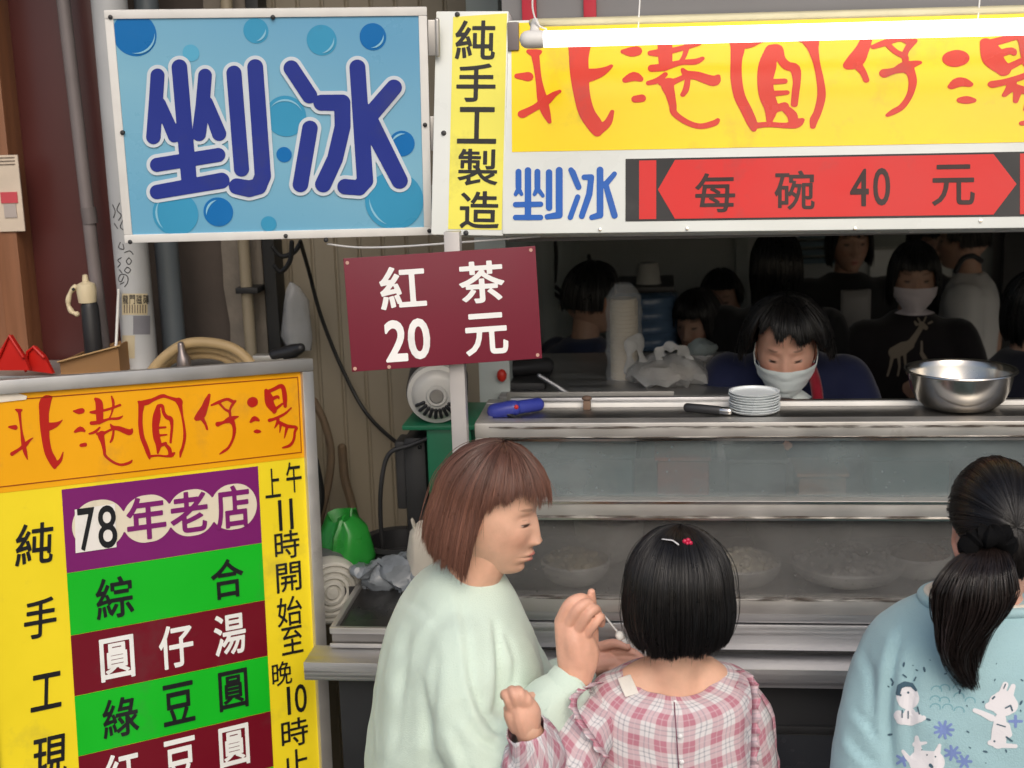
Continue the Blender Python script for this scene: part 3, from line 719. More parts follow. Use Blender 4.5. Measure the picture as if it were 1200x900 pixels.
# ------------------------------------------------------------------ glass display case and counter
YC = 2.70
def zc(y, x=800, Y=YC): return P(x, y, Y).z
XL = P(556, 500, YC).x; XR = 1.75
Z_top, Z_tb, Z_m1, Z_m0, Z_g0, Z_b = zc(495), zc(513), zc(584), zc(607), zc(699), zc(710)
YB = 3.14; YU = 2.93          # back of the lower case, back of its upper tier
def foggy(name, fog, lo, hi, drops=True):
    m = bpy.data.materials.new(name); m.use_nodes = True; n = m.node_tree; N, L = n.nodes, n.links
    b = N['Principled BSDF']; b.inputs['Base Color'].default_value = (*fog, 1); b.inputs['Roughness'].default_value = .08
    tc = N.new('ShaderNodeTexCoord')
    mp = N.new('ShaderNodeMapping'); mp.inputs['Scale'].default_value = (1, 1, 1.6); L.new(tc.outputs['Object'], mp.inputs[0])
    nz = N.new('ShaderNodeTexNoise'); nz.inputs['Scale'].default_value = 4.5; nz.inputs['Detail'].default_value = 7; nz.inputs['Roughness'].default_value = .6; L.new(mp.outputs[0], nz.inputs['Vector'])
    mr = N.new('ShaderNodeMapRange'); mr.inputs['From Min'].default_value = .35; mr.inputs['From Max'].default_value = .68; mr.inputs['To Min'].default_value = lo; mr.inputs['To Max'].default_value = hi; L.new(nz.outputs['Fac'], mr.inputs['Value'])
    out = mr.outputs[0]
    if drops:
        mp2 = N.new('ShaderNodeMapping'); mp2.inputs['Scale'].default_value = (60, 1, 3.0); L.new(tc.outputs['Object'], mp2.inputs[0])
        n2 = N.new('ShaderNodeTexNoise'); n2.inputs['Scale'].default_value = 1.0; n2.inputs['Detail'].default_value = 3; L.new(mp2.outputs[0], n2.inputs['Vector'])
        r2 = N.new('ShaderNodeMapRange'); r2.inputs['From Min'].default_value = .60; r2.inputs['From Max'].default_value = .65; r2.inputs['To Max'].default_value = 1.0; L.new(n2.outputs['Fac'], r2.inputs['Value'])
        sb = N.new('ShaderNodeMath'); sb.operation = 'SUBTRACT'; sb.use_clamp = True; L.new(out, sb.inputs[0])
        # drips only toward the right end, where the pane has sweated most
        sx = N.new('ShaderNodeSeparateXYZ'); L.new(tc.outputs['Object'], sx.inputs[0]); rx = N.new('ShaderNodeMapRange'); rx.inputs['From Min'].default_value = .45; rx.inputs['From Max'].default_value = .75; rx.inputs['To Max'].default_value = .5; L.new(sx.outputs['X'], rx.inputs['Value'])
        mu = N.new('ShaderNodeMath'); mu.operation = 'MULTIPLY'; L.new(r2.outputs[0], mu.inputs[0]); L.new(rx.outputs[0], mu.inputs[1]); L.new(mu.outputs[0], sb.inputs[1]); out = sb.outputs[0]
        vo = N.new('ShaderNodeTexVoronoi'); vo.inputs['Scale'].default_value = 55; L.new(tc.outputs['Object'], vo.inputs['Vector'])
        r3 = N.new('ShaderNodeMapRange'); r3.inputs['From Min'].default_value = .10; r3.inputs['From Max'].default_value = .16; r3.inputs['To Min'].default_value = .35; r3.inputs['To Max'].default_value = 0; L.new(vo.outputs['Distance'], r3.inputs['Value'])
        gt = N.new('ShaderNodeTexNoise'); gt.inputs['Scale'].default_value = 14; L.new(tc.outputs['Object'], gt.inputs['Vector'])
        g2 = N.new('ShaderNodeMath'); g2.operation = 'GREATER_THAN'; g2.inputs[1].default_value = .52; L.new(gt.outputs['Fac'], g2.inputs[0])
        m3 = N.new('ShaderNodeMath'); m3.operation = 'MULTIPLY'; L.new(r3.outputs[0], m3.inputs[0]); L.new(g2.outputs[0], m3.inputs[1])
        ad = N.new('ShaderNodeMath'); ad.operation = 'ADD'; ad.use_clamp = True; L.new(out, ad.inputs[0]); L.new(m3.outputs[0], ad.inputs[1]); out = ad.outputs[0]
    L.new(out, b.inputs['Alpha'])
    return m
t = thing('display_case', 'glass fronted steel food case steamed up along the counter', 'display case', (.3, YC, 0))
m = MB(); b = .003
m.box(XL, XR, YC, YC + .045, Z_tb, Z_top, b)                      # top bar
m.box(XL, XR, YC - .018, YC + .03, Z_m0, Z_m1, b)                 # middle bar
m.box(XL, XR, YC - .012, YC + .03, Z_b - .012, Z_g0, b)           # bottom bar
m.box(XL, XL + .034, YC + .002, YC + .04, Z_m1, Z_tb, b); m.box(XL, XL + .034, YC + .002, YC + .04, Z_g0, Z_m0, b)
m.box(XL, XL + .034, YB - .04, YB, Z_b, Z_m1, b); m.box(XL, XL + .034, YU - .04, YU, Z_m1 + .001, Z_top, b)
m.box(XL, XL + .03, YC + .046, YU - .041, Z_tb, Z_top - .001, b); m.box(XL, XL + .03, YC + .032, YB - .041, Z_m0, Z_m1 - .001, b)
part('frame', m, M_ALU, t)
m = MB(); m.box(XL + .034, XR, YC - .004, YC + .0, Z_tb - .006, Z_tb - .001, 0); m.box(XL + .034, XR, YC - .021, YC - .0185, Z_m1 - .006, Z_m1 - .001, 0); m.box(XL + .02, XR, YC - .022, YC - .0185, Z_m0 + .002, Z_m0 + .006)
part('trim', m, M_STEEL2, t)
part('pane', MB().box(XL + .034, XR, YC + .012, YC + .016, Z_m1, Z_tb), foggy('foggy_glass_upper', (.20, .235, .24), .30, .72), t)
part('pane', MB().box(XL + .034, XR, YC + .004, YC + .008, Z_g0, Z_m0), foggy('foggy_glass_lower', (.165, .162, .156), .26, .64), t)
part('pane', MB().box(XL + .012, XL + .016, YC + .046, YB - .041, Z_g0, Z_m0), foggy('foggy_glass_side', (.17, .165, .16), .12, .4, False), t)
part('top_plate', MB().box(XL + .001, XR, YC + .046, YU, Z_top - .016, Z_top - .004, .002), mat('scuffed_steel', (.34, .33, .32), .38, 1.0, .25, 7, .1, 40, stain=((.10, .09, .08), 5, .55, .6)), t)
part('shelf', MB().box(XL + .03, XR, YC + .032, YB - .02, Z_m0 + .008, Z_m0 + .014), M_STEEL, t)
part('tray_floor', MB().box(XL + .03, XR, YC + .012, YB - .02, Z_g0 - .016, Z_g0 - .008), M_STEEL, t)
part('back_panel', MB().box(XL + .03, XR, YB - .02, YB - .012, Z_b, Z_m0), mat('case_back', (.06, .06, .06), .4, .6, .2, 6), t)
z1, z2 = P(700, 479, YU + .01).z, P(700, 465, YU + .01).z
m = MB(); m.box(P(598, 470, YU).x, P(858, 470, YU).x, YU + .002, YU + .02, Z_top - .03, z2, .003)
part('back_rail', m, M_STEEL, t)
m = MB(); m.box(P(600, 484, 2.8).x, XR, YU - .075, YU - .062, Z_top - .004, Z_top + .006, .002)
part('ridge', m, M_WHITEP, t)
def grime():
    m = mat('grime', (.075, .055, .04), .8, 0, .3, 20); n = m.node_tree; N, L = n.nodes, n.links
    tc = N.new('ShaderNodeTexCoord'); mp = N.new('ShaderNodeMapping'); mp.inputs['Scale'].default_value = (7, 1, 60); L.new(tc.outputs['Object'], mp.inputs[0])
    nz = N.new('ShaderNodeTexNoise'); nz.inputs['Scale'].default_value = 2.0; nz.inputs['Detail'].default_value = 7; L.new(mp.outputs[0], nz.inputs['Vector'])
    r = N.new('ShaderNodeMapRange'); r.inputs['From Min'].default_value = .42; r.inputs['From Max'].default_value = .66; r.inputs['To Max'].default_value = .8; L.new(nz.outputs['Fac'], r.inputs['Value']); L.new(r.outputs[0], N['Principled BSDF'].inputs['Alpha']); return m
M_GRIME = grime()
for z0_, z1_, y_ in ((Z_g0 - .003, Z_g0 + .006, YC - .0135), (Z_m0 + .0065, Z_m0 + .011, YC - .0195), (Z_top - .012, Z_top - .007, YC - .0015), (Z_tb + .001, Z_tb + .004, YC - .0055)):
    part('grime_line', MB().box(XL + .03, XR, y_ - .0006, y_, z0_, z1_), M_GRIME, t)
# serving counter
YL, ZL = 2.62, P(800, 783, 2.62).z
t = thing('serving_counter', 'brushed steel serving counter with a narrow ledge along its front', 'counter', (.3, 2.75, 0))
XA = P(356, 785, YL).x
def zz(y, Y, x=800): return P(x, y, Y).z
m = MB(); m.box(XA, XR, YL, YL + .004, ZL - .040, ZL, .0015); m.box(XA, XR, YL + .0042, 2.715, ZL - .008, ZL - .001, .0015)
part('ledge', m, M_STEEL, t)
yp = 2.695
m = MB(); m.box(P(560, 730, yp).x, XR, yp, yp + .02, zz(729, yp), Z_b - .0125, .003); m.box(P(560, 730, yp).x, XR, yp - .004, yp + .02, zz(760, yp), zz(730.5, yp), .003)
part('front_panel', m, M_STEEL, t)
part('gap', MB().box(P(560, 730, yp).x, XR, yp + .012, yp + .02, ZL - .02, zz(760, yp)), M_BLACK, t)
m = MB(); yk = 2.67; m.box(XA + .06, XR, yk, yk + .02, .02, ZL - .041, .002)
part('cabinet', m, mat('black_cabinet', (.022, .023, .026), .4, 0, .2, 6), t)
for x0_, x1_ in ((P(905, 860, yk).x, P(905, 860, yk).x + .5), (P(905, 860, yk).x - .56, P(905, 860, yk).x - .06), (P(905, 860, yk).x + .56, P(905, 860, yk).x + 1.0)):
    m = MB(); zt_ = P(905, 858, yk).z; m.box(x0_, x1_, yk - .006, yk - .001, .08, zt_, .003)
    d = part('door', m, mat('black_door', (.030, .034, .042), .25, 0, .2, 5), t)
    part('door_frame', MB().box(x0_ - .012, x1_ + .012, yk - .010, yk - .001, zt_ + .001, zt_ + .018, .003), M_DARK, t)
# side tray left of the case
YT = 2.70; ZT = P(410, 736, YT).z; XT = P(386, 740, YT).x
m = MB(); m.box(XT, XL - .002, YT, YT + .012, ZT - .014, ZT, .002); m.box(XT, XL - .002, YT - .004, YT, ZT - .044, ZT - .034, .002)
m.box(XT, XT + .012, YT + .0125, 3.2, ZT - .014, ZT, .002)
part('tray_rim', m, M_ALU, t)
part('tray', MB().box(XT + .012, XL - .002, YT + .0125, 3.2, ZT - .03, ZT - .012, 0), mat('dark_tray', (.05, .048, .046), .3, .6, .3, 8), t)
part('tray_apron', MB().box(XT + .004, XL - .002, YT + .004, YT + .01, ZL - .001, ZT - .0145, 0), mat('dull_steel', (.25, .24, .23), .4, .9, .2, 8), t)

# post that carries the price sign
a = P(538, 470, 2.655)
t = thing('sign_post', 'square aluminium post carrying the maroon tea price sign', 'post', (a.x, 2.655, 0))
part('tube', MB().box(a.x - .0155, a.x + .0155, 2.64, 2.67, ZL, P(530, 283, 2.655).z + .02, .002), mat('post_alu', (.50, .48, .47), .4, .35, .08, 10), t)
part('foot', MB().box(a.x - .03, a.x + .03, 2.632, 2.678, ZL - .001, ZL + .006, .001), M_ALU, t)

# ------------------------------------------------------------------ things in the case
M_BOWL = mat('white_melamine', (.62, .61, .58), .35, 0, .05, 8)
def bowl_prof(r, h, th=.004):
    o = [(0, 0), (r * .45, 0), (r * .5, .004)]
    for k in range(1, 9):
        a = k / 8; o.append((r * (.5 + .5 * math.sin(a * PI / 2)), .004 + (h - .004) * (1 - math.cos(a * PI / 2)) ** .9))
    i = [(max(p - th, 0), q + th) for p, q in reversed(o[2:])]
    return o + [(r - th * .4, h + th * .5)] + i + [(0, .004 + th)]
def food(name, label, cx, cy, Y, r, h, col, group, mound=.03, dark=None, lumps=40, zb=None):
    zb = Z_g0 - .008 if zb is None else zb
    x = P(cx, cy, Y).x
    t = thing(name, label, 'bowl', (x, Y, zb), group)
    part('bowl', MB().lathe(bowl_prof(r, h), 36, Matrix.Translation((x, Y, zb))), M_BOWL if name != 'steel_tray' else M_STEEL2, t)
    m = MB(); m.lathe([(r * .93, h * .82), (r * .8, h * .9), (r * .5, h * .9 + mound * .7), (0, h * .9 + mound)], 30, Matrix.Translation((x, Y, zb)))
    for k in range(lumps):
        a = random.random() * 2 * PI; q = math.sqrt(random.random()) * r * .85; rr = random.uniform(.006, .011)
        m.ell((x + q * math.cos(a), Y + q * math.sin(a), zb + h * .9 + mound * (1 - (q / r) ** 1.5) * .95), (rr, rr, rr * .8), 8, 6)
    part('filling', m, mat('filling_' + label.split()[0], col, .5, 0, .25, 40, .2, 80), t)
    if dark:
        m = MB()
        for k in range(46):
            a = random.random() * 2 * PI; q = math.sqrt(random.random()) * r * .35; rr = .007
            m.ell((x + q * math.cos(a), Y + q * math.sin(a), zb + h * .9 + mound + .004 * random.random()), (rr, rr, rr), 7, 5)
        part('topping', m, mat('dark_beans', dark, .4, 0, .2, 30), t)
food('dessert_bowl', 'pale shaved pile in a low dish inside the case', 868, 690, 2.80, .085, .05, (.62, .58, .48), 'dessert bowls in the case', .03)
food('dessert_bowl', 'wide dish of white balls topped with dark beans', 992, 690, 2.83, .12, .045, (.58, .57, .55), 'dessert bowls in the case', .025, (.03, .018, .02), 70)
food('dessert_bowl', 'yellowish pile in a dish near the woman\'s hand', 675, 690, 2.80, .075, .05, (.46, .40, .28), 'dessert bowls in the case', .03)
food('dessert_bowl', 'small dish of grey white pieces left of the black bob', 715, 690, 2.96, .08, .10, (.56, .56, .55), 'dessert bowls in the case', .03)
food('dessert_bowl', 'brown pudding dish beside the ponytail girl', 1075, 690, 2.86, .07, .05, (.20, .12, .08), 'dessert bowls in the case', .02)
t = thing('mixing_bowl', 'big empty grey bowl at the back of the case', 'bowl', (P(935, 690, 2.98).x, 2.98, Z_g0 - .008))
part('bowl', MB().lathe(bowl_prof(.12, .105), 40, Matrix.Translation((P(935, 690, 2.98).x, 2.98, Z_g0 - .008))), mat('grey_melamine', (.34, .34, .33), .35), t)
for i, (cx, w_, h_, colr, lab) in enumerate(((800, .11, .085, (.42, .12, .08), 'red tub on the upper shelf of the case'), (885, .12, .08, (.16, .17, .18), 'dark grey tub on the upper shelf of the case'), (700, .16, .09, (.10, .17, .19), 'teal grey tub on the upper shelf of the case'), (960, .10, .05, (.45, .25, .16), 'low orange tub on the upper shelf of the case'), (1060, .16, .085, (.04, .12, .13), 'dark teal tub at the right of the upper shelf'))):
    x = P(cx, 560, 2.84).x; z0_ = Z_m0 + .0145
    t = thing('food_tub', lab, 'tub', (x, 2.84, z0_), 'tubs on the upper shelf')
    mt = mat('tub_plastic', colr, .45)
    m = MB(); m.box(x - w_ / 2, x + w_ / 2, 2.775, 2.90, z0_, z0_ + h_, .012); part('tub', m, mt, t)
    part('lid', MB().box(x - w_ / 2 - .004, x + w_ / 2 + .004, 2.771, 2.904, z0_ + h_ + .0005, z0_ + h_ + .01, .004), mat('tub_lid', tuple(min(1, c * 1.4) for c in colr), .45), t)

# ------------------------------------------------------------------ things on top of the case
ZP = Z_top - .004
q = Vector((P(1124, 480, 2.84).x, 2.84, ZP))
t = thing('steel_bowl', 'wide shiny steel mixing bowl standing on the counter', 'bowl', q)
R_ = (P(1191, 447, 2.84).x - P(1058, 447, 2.84).x) / 2
prof = [(0, 0), (R_ * .52, 0), (R_ * .64, .005), (R_ * .78, .020), (R_ * .87, .042), (R_ * .915, .066), (R_ * .93, .076), (R_ * .985, .078), (R_, .0795), (R_ * .99, .082), (R_ * .95, .082), (R_ * .92, .078), (R_ * .90, .066), (R_ * .85, .042), (R_ * .76, .022), (R_ * .6, .008), (0, .004)]
part('bowl', MB().lathe(prof, 64, Matrix.Translation(q)), mat('bowl_steel', (.56, .53, .48), .22, 1.0, .06, 9, .02, 10), t, smooth=60)
# stack of thin plastic dishes
q = Vector((P(884, 480, 2.80).x, 2.80, ZP)); rr = .049
t = thing('dish_stack', 'stack of translucent white plastic dishes on the case top', 'stack of dishes', q)
M_DISH = mat('milky_plastic', (.70, .74, .75), .25, 0, .03, 10)
for k in range(8):
    z = .004 + k * .0054; e = random.uniform(-.0015, .0015)
    part('dish', MB().lathe([(0, z), (rr * .93, z), (rr * .98, z + .0012), (rr + .002, z + .0044), (rr + .0035, z + .0048), (rr + .0035, z + .0054), (rr * .97, z + .0053), (rr * .93, z + .0014), (0, z + .0012)], 40, Matrix.Translation(q + Vector((e, 0, 0)))), M_DISH, t)
# black handle lying on the case
a, b = P(806, 484, 2.80), P(842, 487, 2.78); a.z = ZP + .012; b.z = ZP + .010
t = thing('scoop', 'black handled scoop lying beside the dish stack', 'scoop', (a.x, a.y, ZP))
part('handle', MB().tube([a, b], .0095, 14), M_BLACK, t)
part('ferrule', MB().tube([b + (b - a) * .06, b + (b - a) * .34], .0085, 14, True), M_STEEL2, t)
# blue clip tool at the left end
t = thing('spring_clamp', 'blue plastic clamp lying at the left end of the case', 'clamp', Vector((P(605, 485, 2.8).x, 2.8, ZP)))
M_BPL = mat('blue_plastic', lin(52, 62, 150), .35, 0, .1, 10)
p0, p1, p2 = P(580, 482, 2.78), P(602, 478, 2.78), P(630, 474, 2.82)
m = MB(); m.tube([p0, p1], .017, 14, True, 1.0); m.box(-.016, .016, -.012, .012, -.008, .008, .003, Matrix.Translation(P(586, 483, 2.78)))
m.tube([p1, p2], .0145, 14, True)
part('body', m, M_BPL, t)
part('jaw', MB().tube(spline([P(592, 484, 2.77), P(602, 488, 2.765), P(617, 494, 2.74)], 5), .004, 8), M_BLACK, t)
part('button', MB().ell(P(605, 477, 2.766), (.005, .004, .005), 10, 8), mat('red_plastic', lin(190, 40, 40), .4), t)
# brown peg on the rail
a = P(688, 482, 2.84)
t = thing('wooden_peg', 'small brown peg on the steel rail behind the clamp', 'peg', (a.x, a.y, ZP))
part('peg', MB().box(a.x - .008, a.x + .008, a.y - .008, a.y + .008, ZP, ZP + .02, .003), mat('peg_brown', lin(110, 88, 72), .7), t)
part('knob', MB().ell((a.x, a.y, ZP + .024), (.011, .009, .006), 12, 8), mat('peg_brown_dark', lin(92, 72, 60), .7), t)
# vendor's work table behind the case
zt = P(700, 462, 3.42).z
t = thing('work_table', 'steel work table behind the case under the plastic bag', 'table', (.3, 3.55, 0))
part('top', MB().box(P(585, 460, 3.42).x, P(868, 460, 3.42).x, 3.40, 4.0, zt - .02, zt, .003), M_STEEL, t)
part('edge', MB().box(P(595, 460, 3.42).x, P(790, 460, 3.42).x, 3.394, 3.3995, zt - .035, zt + .012, .002), mat('table_edge', (.42, .41, .39), .4, .7, .1, 10), t)
for x_, y_ in ((P(600, 460, 3.42).x, 3.44), (P(850, 460, 3.42).x, 3.44), (P(600, 460, 3.42).x, 3.94), (P(850, 460, 3.42).x, 3.94)):
    part('leg', MB().box(x_ - .02, x_ + .02, y_ - .02, y_ + .02, .006, zt - .02, .003), M_STEEL, t)
# sleeve of cups in a clear bag
q = Vector((P(732, 440, 3.62).x, 3.62, zt)); h_ = P(732, 332, 3.62).z - zt; rr = .041
t = thing('cup_sleeve', 'tall sleeve of cream paper cups in clear film', 'cups', q)
m = MB(); z = .0; pr = [(0, 0), (rr * .8, 0)]
while z < h_ - .05:
    pr += [(rr * .9, z + .002), (rr * .93, z + .010), (rr * .88, z + .0105)]; z += .011
pr += [(rr * .85, h_ - .04), (0, h_ - .035)]
part('cups', m.lathe(pr, 28, Matrix.Translation(q)), mat('cup_paper', lin(200, 186, 160), .6), t)
M_FILM = mat('clear_film', (.75, .77, .77), .12, 0, .1, 18, .25, 30, alpha=.28)
m = MB(); pr = []
for k in range(15): a = k / 14; pr.append((rr * (1.16 + .06 * math.sin(k * 2.1)) if a < .88 else rr * (1.1 - (a - .88) * 5), a * h_))
m.lathe(pr, 28, Matrix.Translation(q)); m.v = [(x + .004 * noise.noise(Vector((x * 40, y * 40, z_ * 30))), y, z_) for x, y, z_ in m.v]
part('film', m, M_FILM, t)
# knotted plastic bag
q = Vector((P(782, 462, 3.56).x, 3.56, zt))
t = thing('plastic_bag', 'full white plastic bag with looped handles on the work table', 'plastic bag', q)
def crumple(m, amp, sc): m.v = [tuple(Vector(p) + noise.noise_vector(Vector(p) * sc) * amp + noise.noise_vector(Vector(p) * sc * 2.7) * amp * .4) for p in m.v]; return m
m = MB(); m.lathe([(0, .0), (.085, .004), (.110, .02), (.106, .038), (.085, .055), (.05, .066), (.03, .072), (.0, .074)], 40, Matrix.Translation(q)); crumple(m, .018, 22)
M_BAG = mat('thin_plastic', (.62, .62, .60), .25, 0, .1, 16, .6, 30, alpha=.52)
part('sack', m, M_BAG, t)
part('contents', MB().ell(q + Vector((0, 0, .030)), (.082, .066, .026), 24, 14), mat('bag_contents', lin(150, 135, 115), .7, 0, .3, 30, .3, 50), t)
m = MB(); m.tube(spline([P(775, 430, 3.54), P(772, 417, 3.53), P(780, 408, 3.53), P(795, 408, 3.53), P(806, 418, 3.54), P(806, 434, 3.54)], 6), [.012 + .005 * math.sin(k) for k in range(31)], 8, True, .35); crumple(m, .005, 30)
m2 = MB(); m2.tube(spline([P(742, 440, 3.58), P(738, 420, 3.56), P(741, 402, 3.56), P(748, 395, 3.57), P(750, 412, 3.57), P(757, 430, 3.56)], 6), [.013 + .006 * math.sin(k * .7) for k in range(31)], 8, True, .35); crumple(m2, .006, 30)
part('handle', m, M_BAG, t); part('handle', m2, M_BAG, t)
# paper bowl on a stand, small steel tin
q = Vector((P(822, 450, 3.72).x, 3.72, zt)); hz = P(822, 426, 3.72).z - zt
t = thing('cup_stand', 'wire stand holding a white paper bowl beside the bag', 'stand', q)
m = MB()
for a in (0, 2.1, 4.2): m.tube([q + Vector((.02 * math.cos(a), .02 * math.sin(a), 0)), q + Vector((.03 * math.cos(a), .03 * math.sin(a), hz))], .003, 8)
part('wire', m, M_STEEL2, t)
part('bowl', MB().lathe(bowl_prof(.034, .024), 26, Matrix.Translation(q + Vector((0, 0, hz)))), M_BOWL, t)
m = MB(); m.ell(q + Vector((.004, 0, hz + .042)), (.040, .036, .028), 18, 12); crumple(m, .014, 30)
part('crumpled_lid_bag', m, mat('pale_film', (.36, .42, .41), .4, 0, .1, 14, .3, 40), t)
q = Vector((P(874, 425, 3.75).x, 3.75, zt)); z0_ = P(874, 429, 3.75).z; z1_ = P(874, 418, 3.75).z
t = thing('steel_tin', 'small shiny tin behind the masked vendor\'s shoulder', 'tin', q)
part('can', MB().lathe([(0, 0), (.026, 0), (.026, z1_ - zt), (.028, z1_ - zt + .002), (.022, z1_ - zt + .004), (0, z1_ - zt + .004)], 24, Matrix.Translation(q)), M_STEEL2, t)
# wall shelf with cup, blue water drum under it
t = thing('wall_shelf', 'thin black wall shelf with a white cup on it', 'shelf', P(756, 332, 4.6))
a, b = P(724, 330, 4.7), P(790, 334, 4.7)
part('board', MB().box(a.x, b.x, 4.55, 4.85, a.z - .02, a.z, .003), M_BLACK, t)
part('bracket', MB().tube([(a.x + .02, 4.85, a.z - .02), (a.x - .2, 4.85, a.z - .25)], .01, 8), M_BLACK, t)
q = Vector((P(760, 326, 4.65).x, 4.65, a.z)); t = thing('paper_cup', 'upturned white cup standing on the thin black shelf', 'cup', q)
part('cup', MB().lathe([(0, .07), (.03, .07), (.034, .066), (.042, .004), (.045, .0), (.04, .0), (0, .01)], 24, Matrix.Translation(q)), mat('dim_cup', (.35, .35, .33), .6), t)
q = Vector((P(757, 430, 4.75).x, 4.75, .006))
t = thing('water_dispenser', 'blue water drum on a white stand under the black shelf', 'water dispenser', q)
z0_ = P(757, 408, 4.75).z; z1_ = P(757, 335, 4.75).z
pr = [(0, z0_)]
for k in range(13): a = k / 12; pr.append((.115 + .006 * (k % 3 == 1), z0_ + .01 + a * (z1_ - z0_ - .04)))
pr += [(.08, z1_ - .01), (0, z1_)]
part('drum', MB().lathe(pr, 30, Matrix.Translation((q.x, q.y, 0))), mat('drum_blue', (.10, .17, .28), .25, 0, .1, 6), t)
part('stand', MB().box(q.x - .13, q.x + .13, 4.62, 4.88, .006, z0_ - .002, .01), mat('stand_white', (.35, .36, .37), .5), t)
# hooks and tongs on the side wall
t = thing('wall_hooks', 'black tongs and cords hanging on the pale side wall', 'wall hooks', P(655, 330, 5.2))
YH = 5.0
m = MB(); xw = SX + .02
for s in ('650,280 652,300 650,330', '632,335 644,340 655,348 668,358', '640,338 650,336 660,345 666,350', '632,312 645,318', '690,300 692,318 688,330'):
    m.tube(spline([P(*map(float, k.split(',')), YH) for k in s.split()], 5), .008, 6)
part('tongs', m, M_CABLE, t)
# machine behind the price sign with a red lamp
q = P(575, 440, 3.5)
t = thing('sealing_machine', 'dark machine with a red knob behind the tea sign', 'machine', (q.x, q.y, zt))
m = MB(); m.box(P(553, 440, 3.5).x, P(640, 440, 3.5).x, 3.47, 3.75, zt, P(575, 446, 3.5).z, .01); m.tube([P(560, 436, 3.5), P(640, 428, 3.6)], .022, 14)
m.tube([P(575, 430, 3.5), P(575, 405, 3.55)], .03, 14)
part('body', m, M_DARK, t)
part('knob', MB().ell(P(588, 440, 3.44), (.013, .012, .017), 16, 10), mat('red_knob', lin(205, 50, 36), .35), t)
part('lever', MB().tube([P(632, 440, 3.45), P(652, 452, 3.44), P(664, 460, 3.43)], .006, 8), M_STEEL, t)
# ------------------------------------------------------------------ clutter left of the stall
# ice shaver: green frame, grey motor, dark works
q = P(515, 560, 3.2)
t = thing('ice_shaver', 'green ice shaving machine with a round grey motor on top', 'machine', (q.x, 3.2, ZT - .012))
M_GRNM = mat('green_enamel', lin(22, 110, 76), .4, 0, .15, 6, .05, 20)
x0, x1 = P(503, 550, 3.1).x, P(531, 550, 3.1).x
zt_ = P(515, 501, 3.1).z
part('stand', MB().box(x0, x1 + .05, 3.08, 3.30, ZT - .012, zt_, .006), M_GRNM, t)
part('top_plate', MB().box(P(474, 505, 3.1).x, x1 + .06, 3.07, 3.32, zt_ + .0005, zt_ + .012, .003), M_GRNM, t)
m = MB(); a, b = P(466, 530, 3.12), P(505, 640, 3.12); m.box(P(473, 560, 3.12).x, P(501, 560, 3.12).x, 3.12, 3.26, P(480, 640, 3.12).z, P(480, 512, 3.12).z, .02)
m.tube(spline([P(505, 512, 3.1), P(480, 522, 3.1), P(456, 532, 3.1), P(447, 565, 3.1), P(446, 610, 3.12), P(450, 650, 3.14)], 6), .0055, 10)
m.box(P(462, 560, 3.12).x, P(474, 560, 3.12).x, 3.14, 3.22, P(466, 600, 3.12).z, P(466, 520, 3.12).z, .006)
part('works', m, M_DARK, t)
c = P(512, 461, 3.1)
rm = (P(553, 461, 3.1).x - P(483, 461, 3.1).x) / 2
R = Matrix.Translation(c) @ Matrix.Rotation(math.radians(8), 4, 'Z') @ Matrix.Rotation(PI / 2, 4, 'X')
M_MOT = mat('motor_grey', lin(196, 194, 188), .4, .1, .08, 8, stain=((.2, .17, .13), 10, .62, .5))
mo = part('motor', MB().lathe([(0, .035), (rm * .32, .035), (rm * .36, .031), (rm * .62, .028), (rm * .80, .018), (rm * .84, .012), (rm * .97, .010), (rm, .0), (rm, -.20), (0, -.20)], 48, R), M_MOT, t, smooth=30)
m = MB()
for k in range(9):
    a = math.radians(205 + k * 15); d0 = Vector((math.cos(a), math.sin(a), 0))
    m.tube([R @ (d0 * rm * .48 + Vector((0, 0, .0305))), R @ (d0 * rm * .74 + Vector((0, 0, .0235)))], .0045, 8, True)
part('vent', m, M_BLACK, mo)
m = MB(); pr = []
for k in range(10): pr += [(rm * 1.03, -.02 - k * .017), (rm * 1.03, -.030 - k * .017), (rm * .96, -.031 - k * .017), (rm * .96, -.036 - k * .017)]
part('fin', m.lathe(pr, 40, R), M_DARK, mo, smooth=20)
part('badge', MB().lathe([(0, .038), (rm * .2, .038), (rm * .24, .035)], 24, R), mat('badge_grey', lin(150, 146, 140), .4, .3), mo)

# white pump standing on the side tray (round ringed face)
c = P(386, 692, 2.97)
rp = (P(428, 692, 2.97).x - P(346, 692, 2.97).x) / 2
t = thing('blower_motor', 'pale grey motor with ringed round end on the side tray', 'motor', (c.x, c.y, ZT - .012))
R = Matrix.Translation(c) @ Matrix.Rotation(math.radians(32), 4, 'Z') @ Matrix.Rotation(PI / 2, 4, 'X')
M_PUMP = mat('pale_motor', lin(190, 188, 180), .45, .1, .08, 8, stain=((.25, .22, .17), 10, .6, .5))
pr = [(0, .028)]
for a in (.16, .34, .52, .70): pr += [(rp * a, .028 - a * .008), (rp * (a + .05), .021 - a * .008), (rp * (a + .10), .028 - a * .008)]
pr += [(rp * .88, .02), (rp * .97, .006), (rp * .98, -.01)]
part('end_cover', MB().lathe(pr, 48, R), M_PUMP, t, smooth=35)
part('housing', MB().lathe([(rp * .99, -.008), (rp * 1.04, -.02), (rp * 1.04, -.20), (rp * .8, -.24), (0, -.25)], 40, R), mat('motor_dark_grey', lin(105, 106, 108), .45, .2, .1, 8), t)
zb_ = ZT - .012
part('foot', MB().box(c.x - .05, c.x + .09, c.y + .0, c.y + .14, zb_, c.z - rp * .7, .006), M_DARK, t)
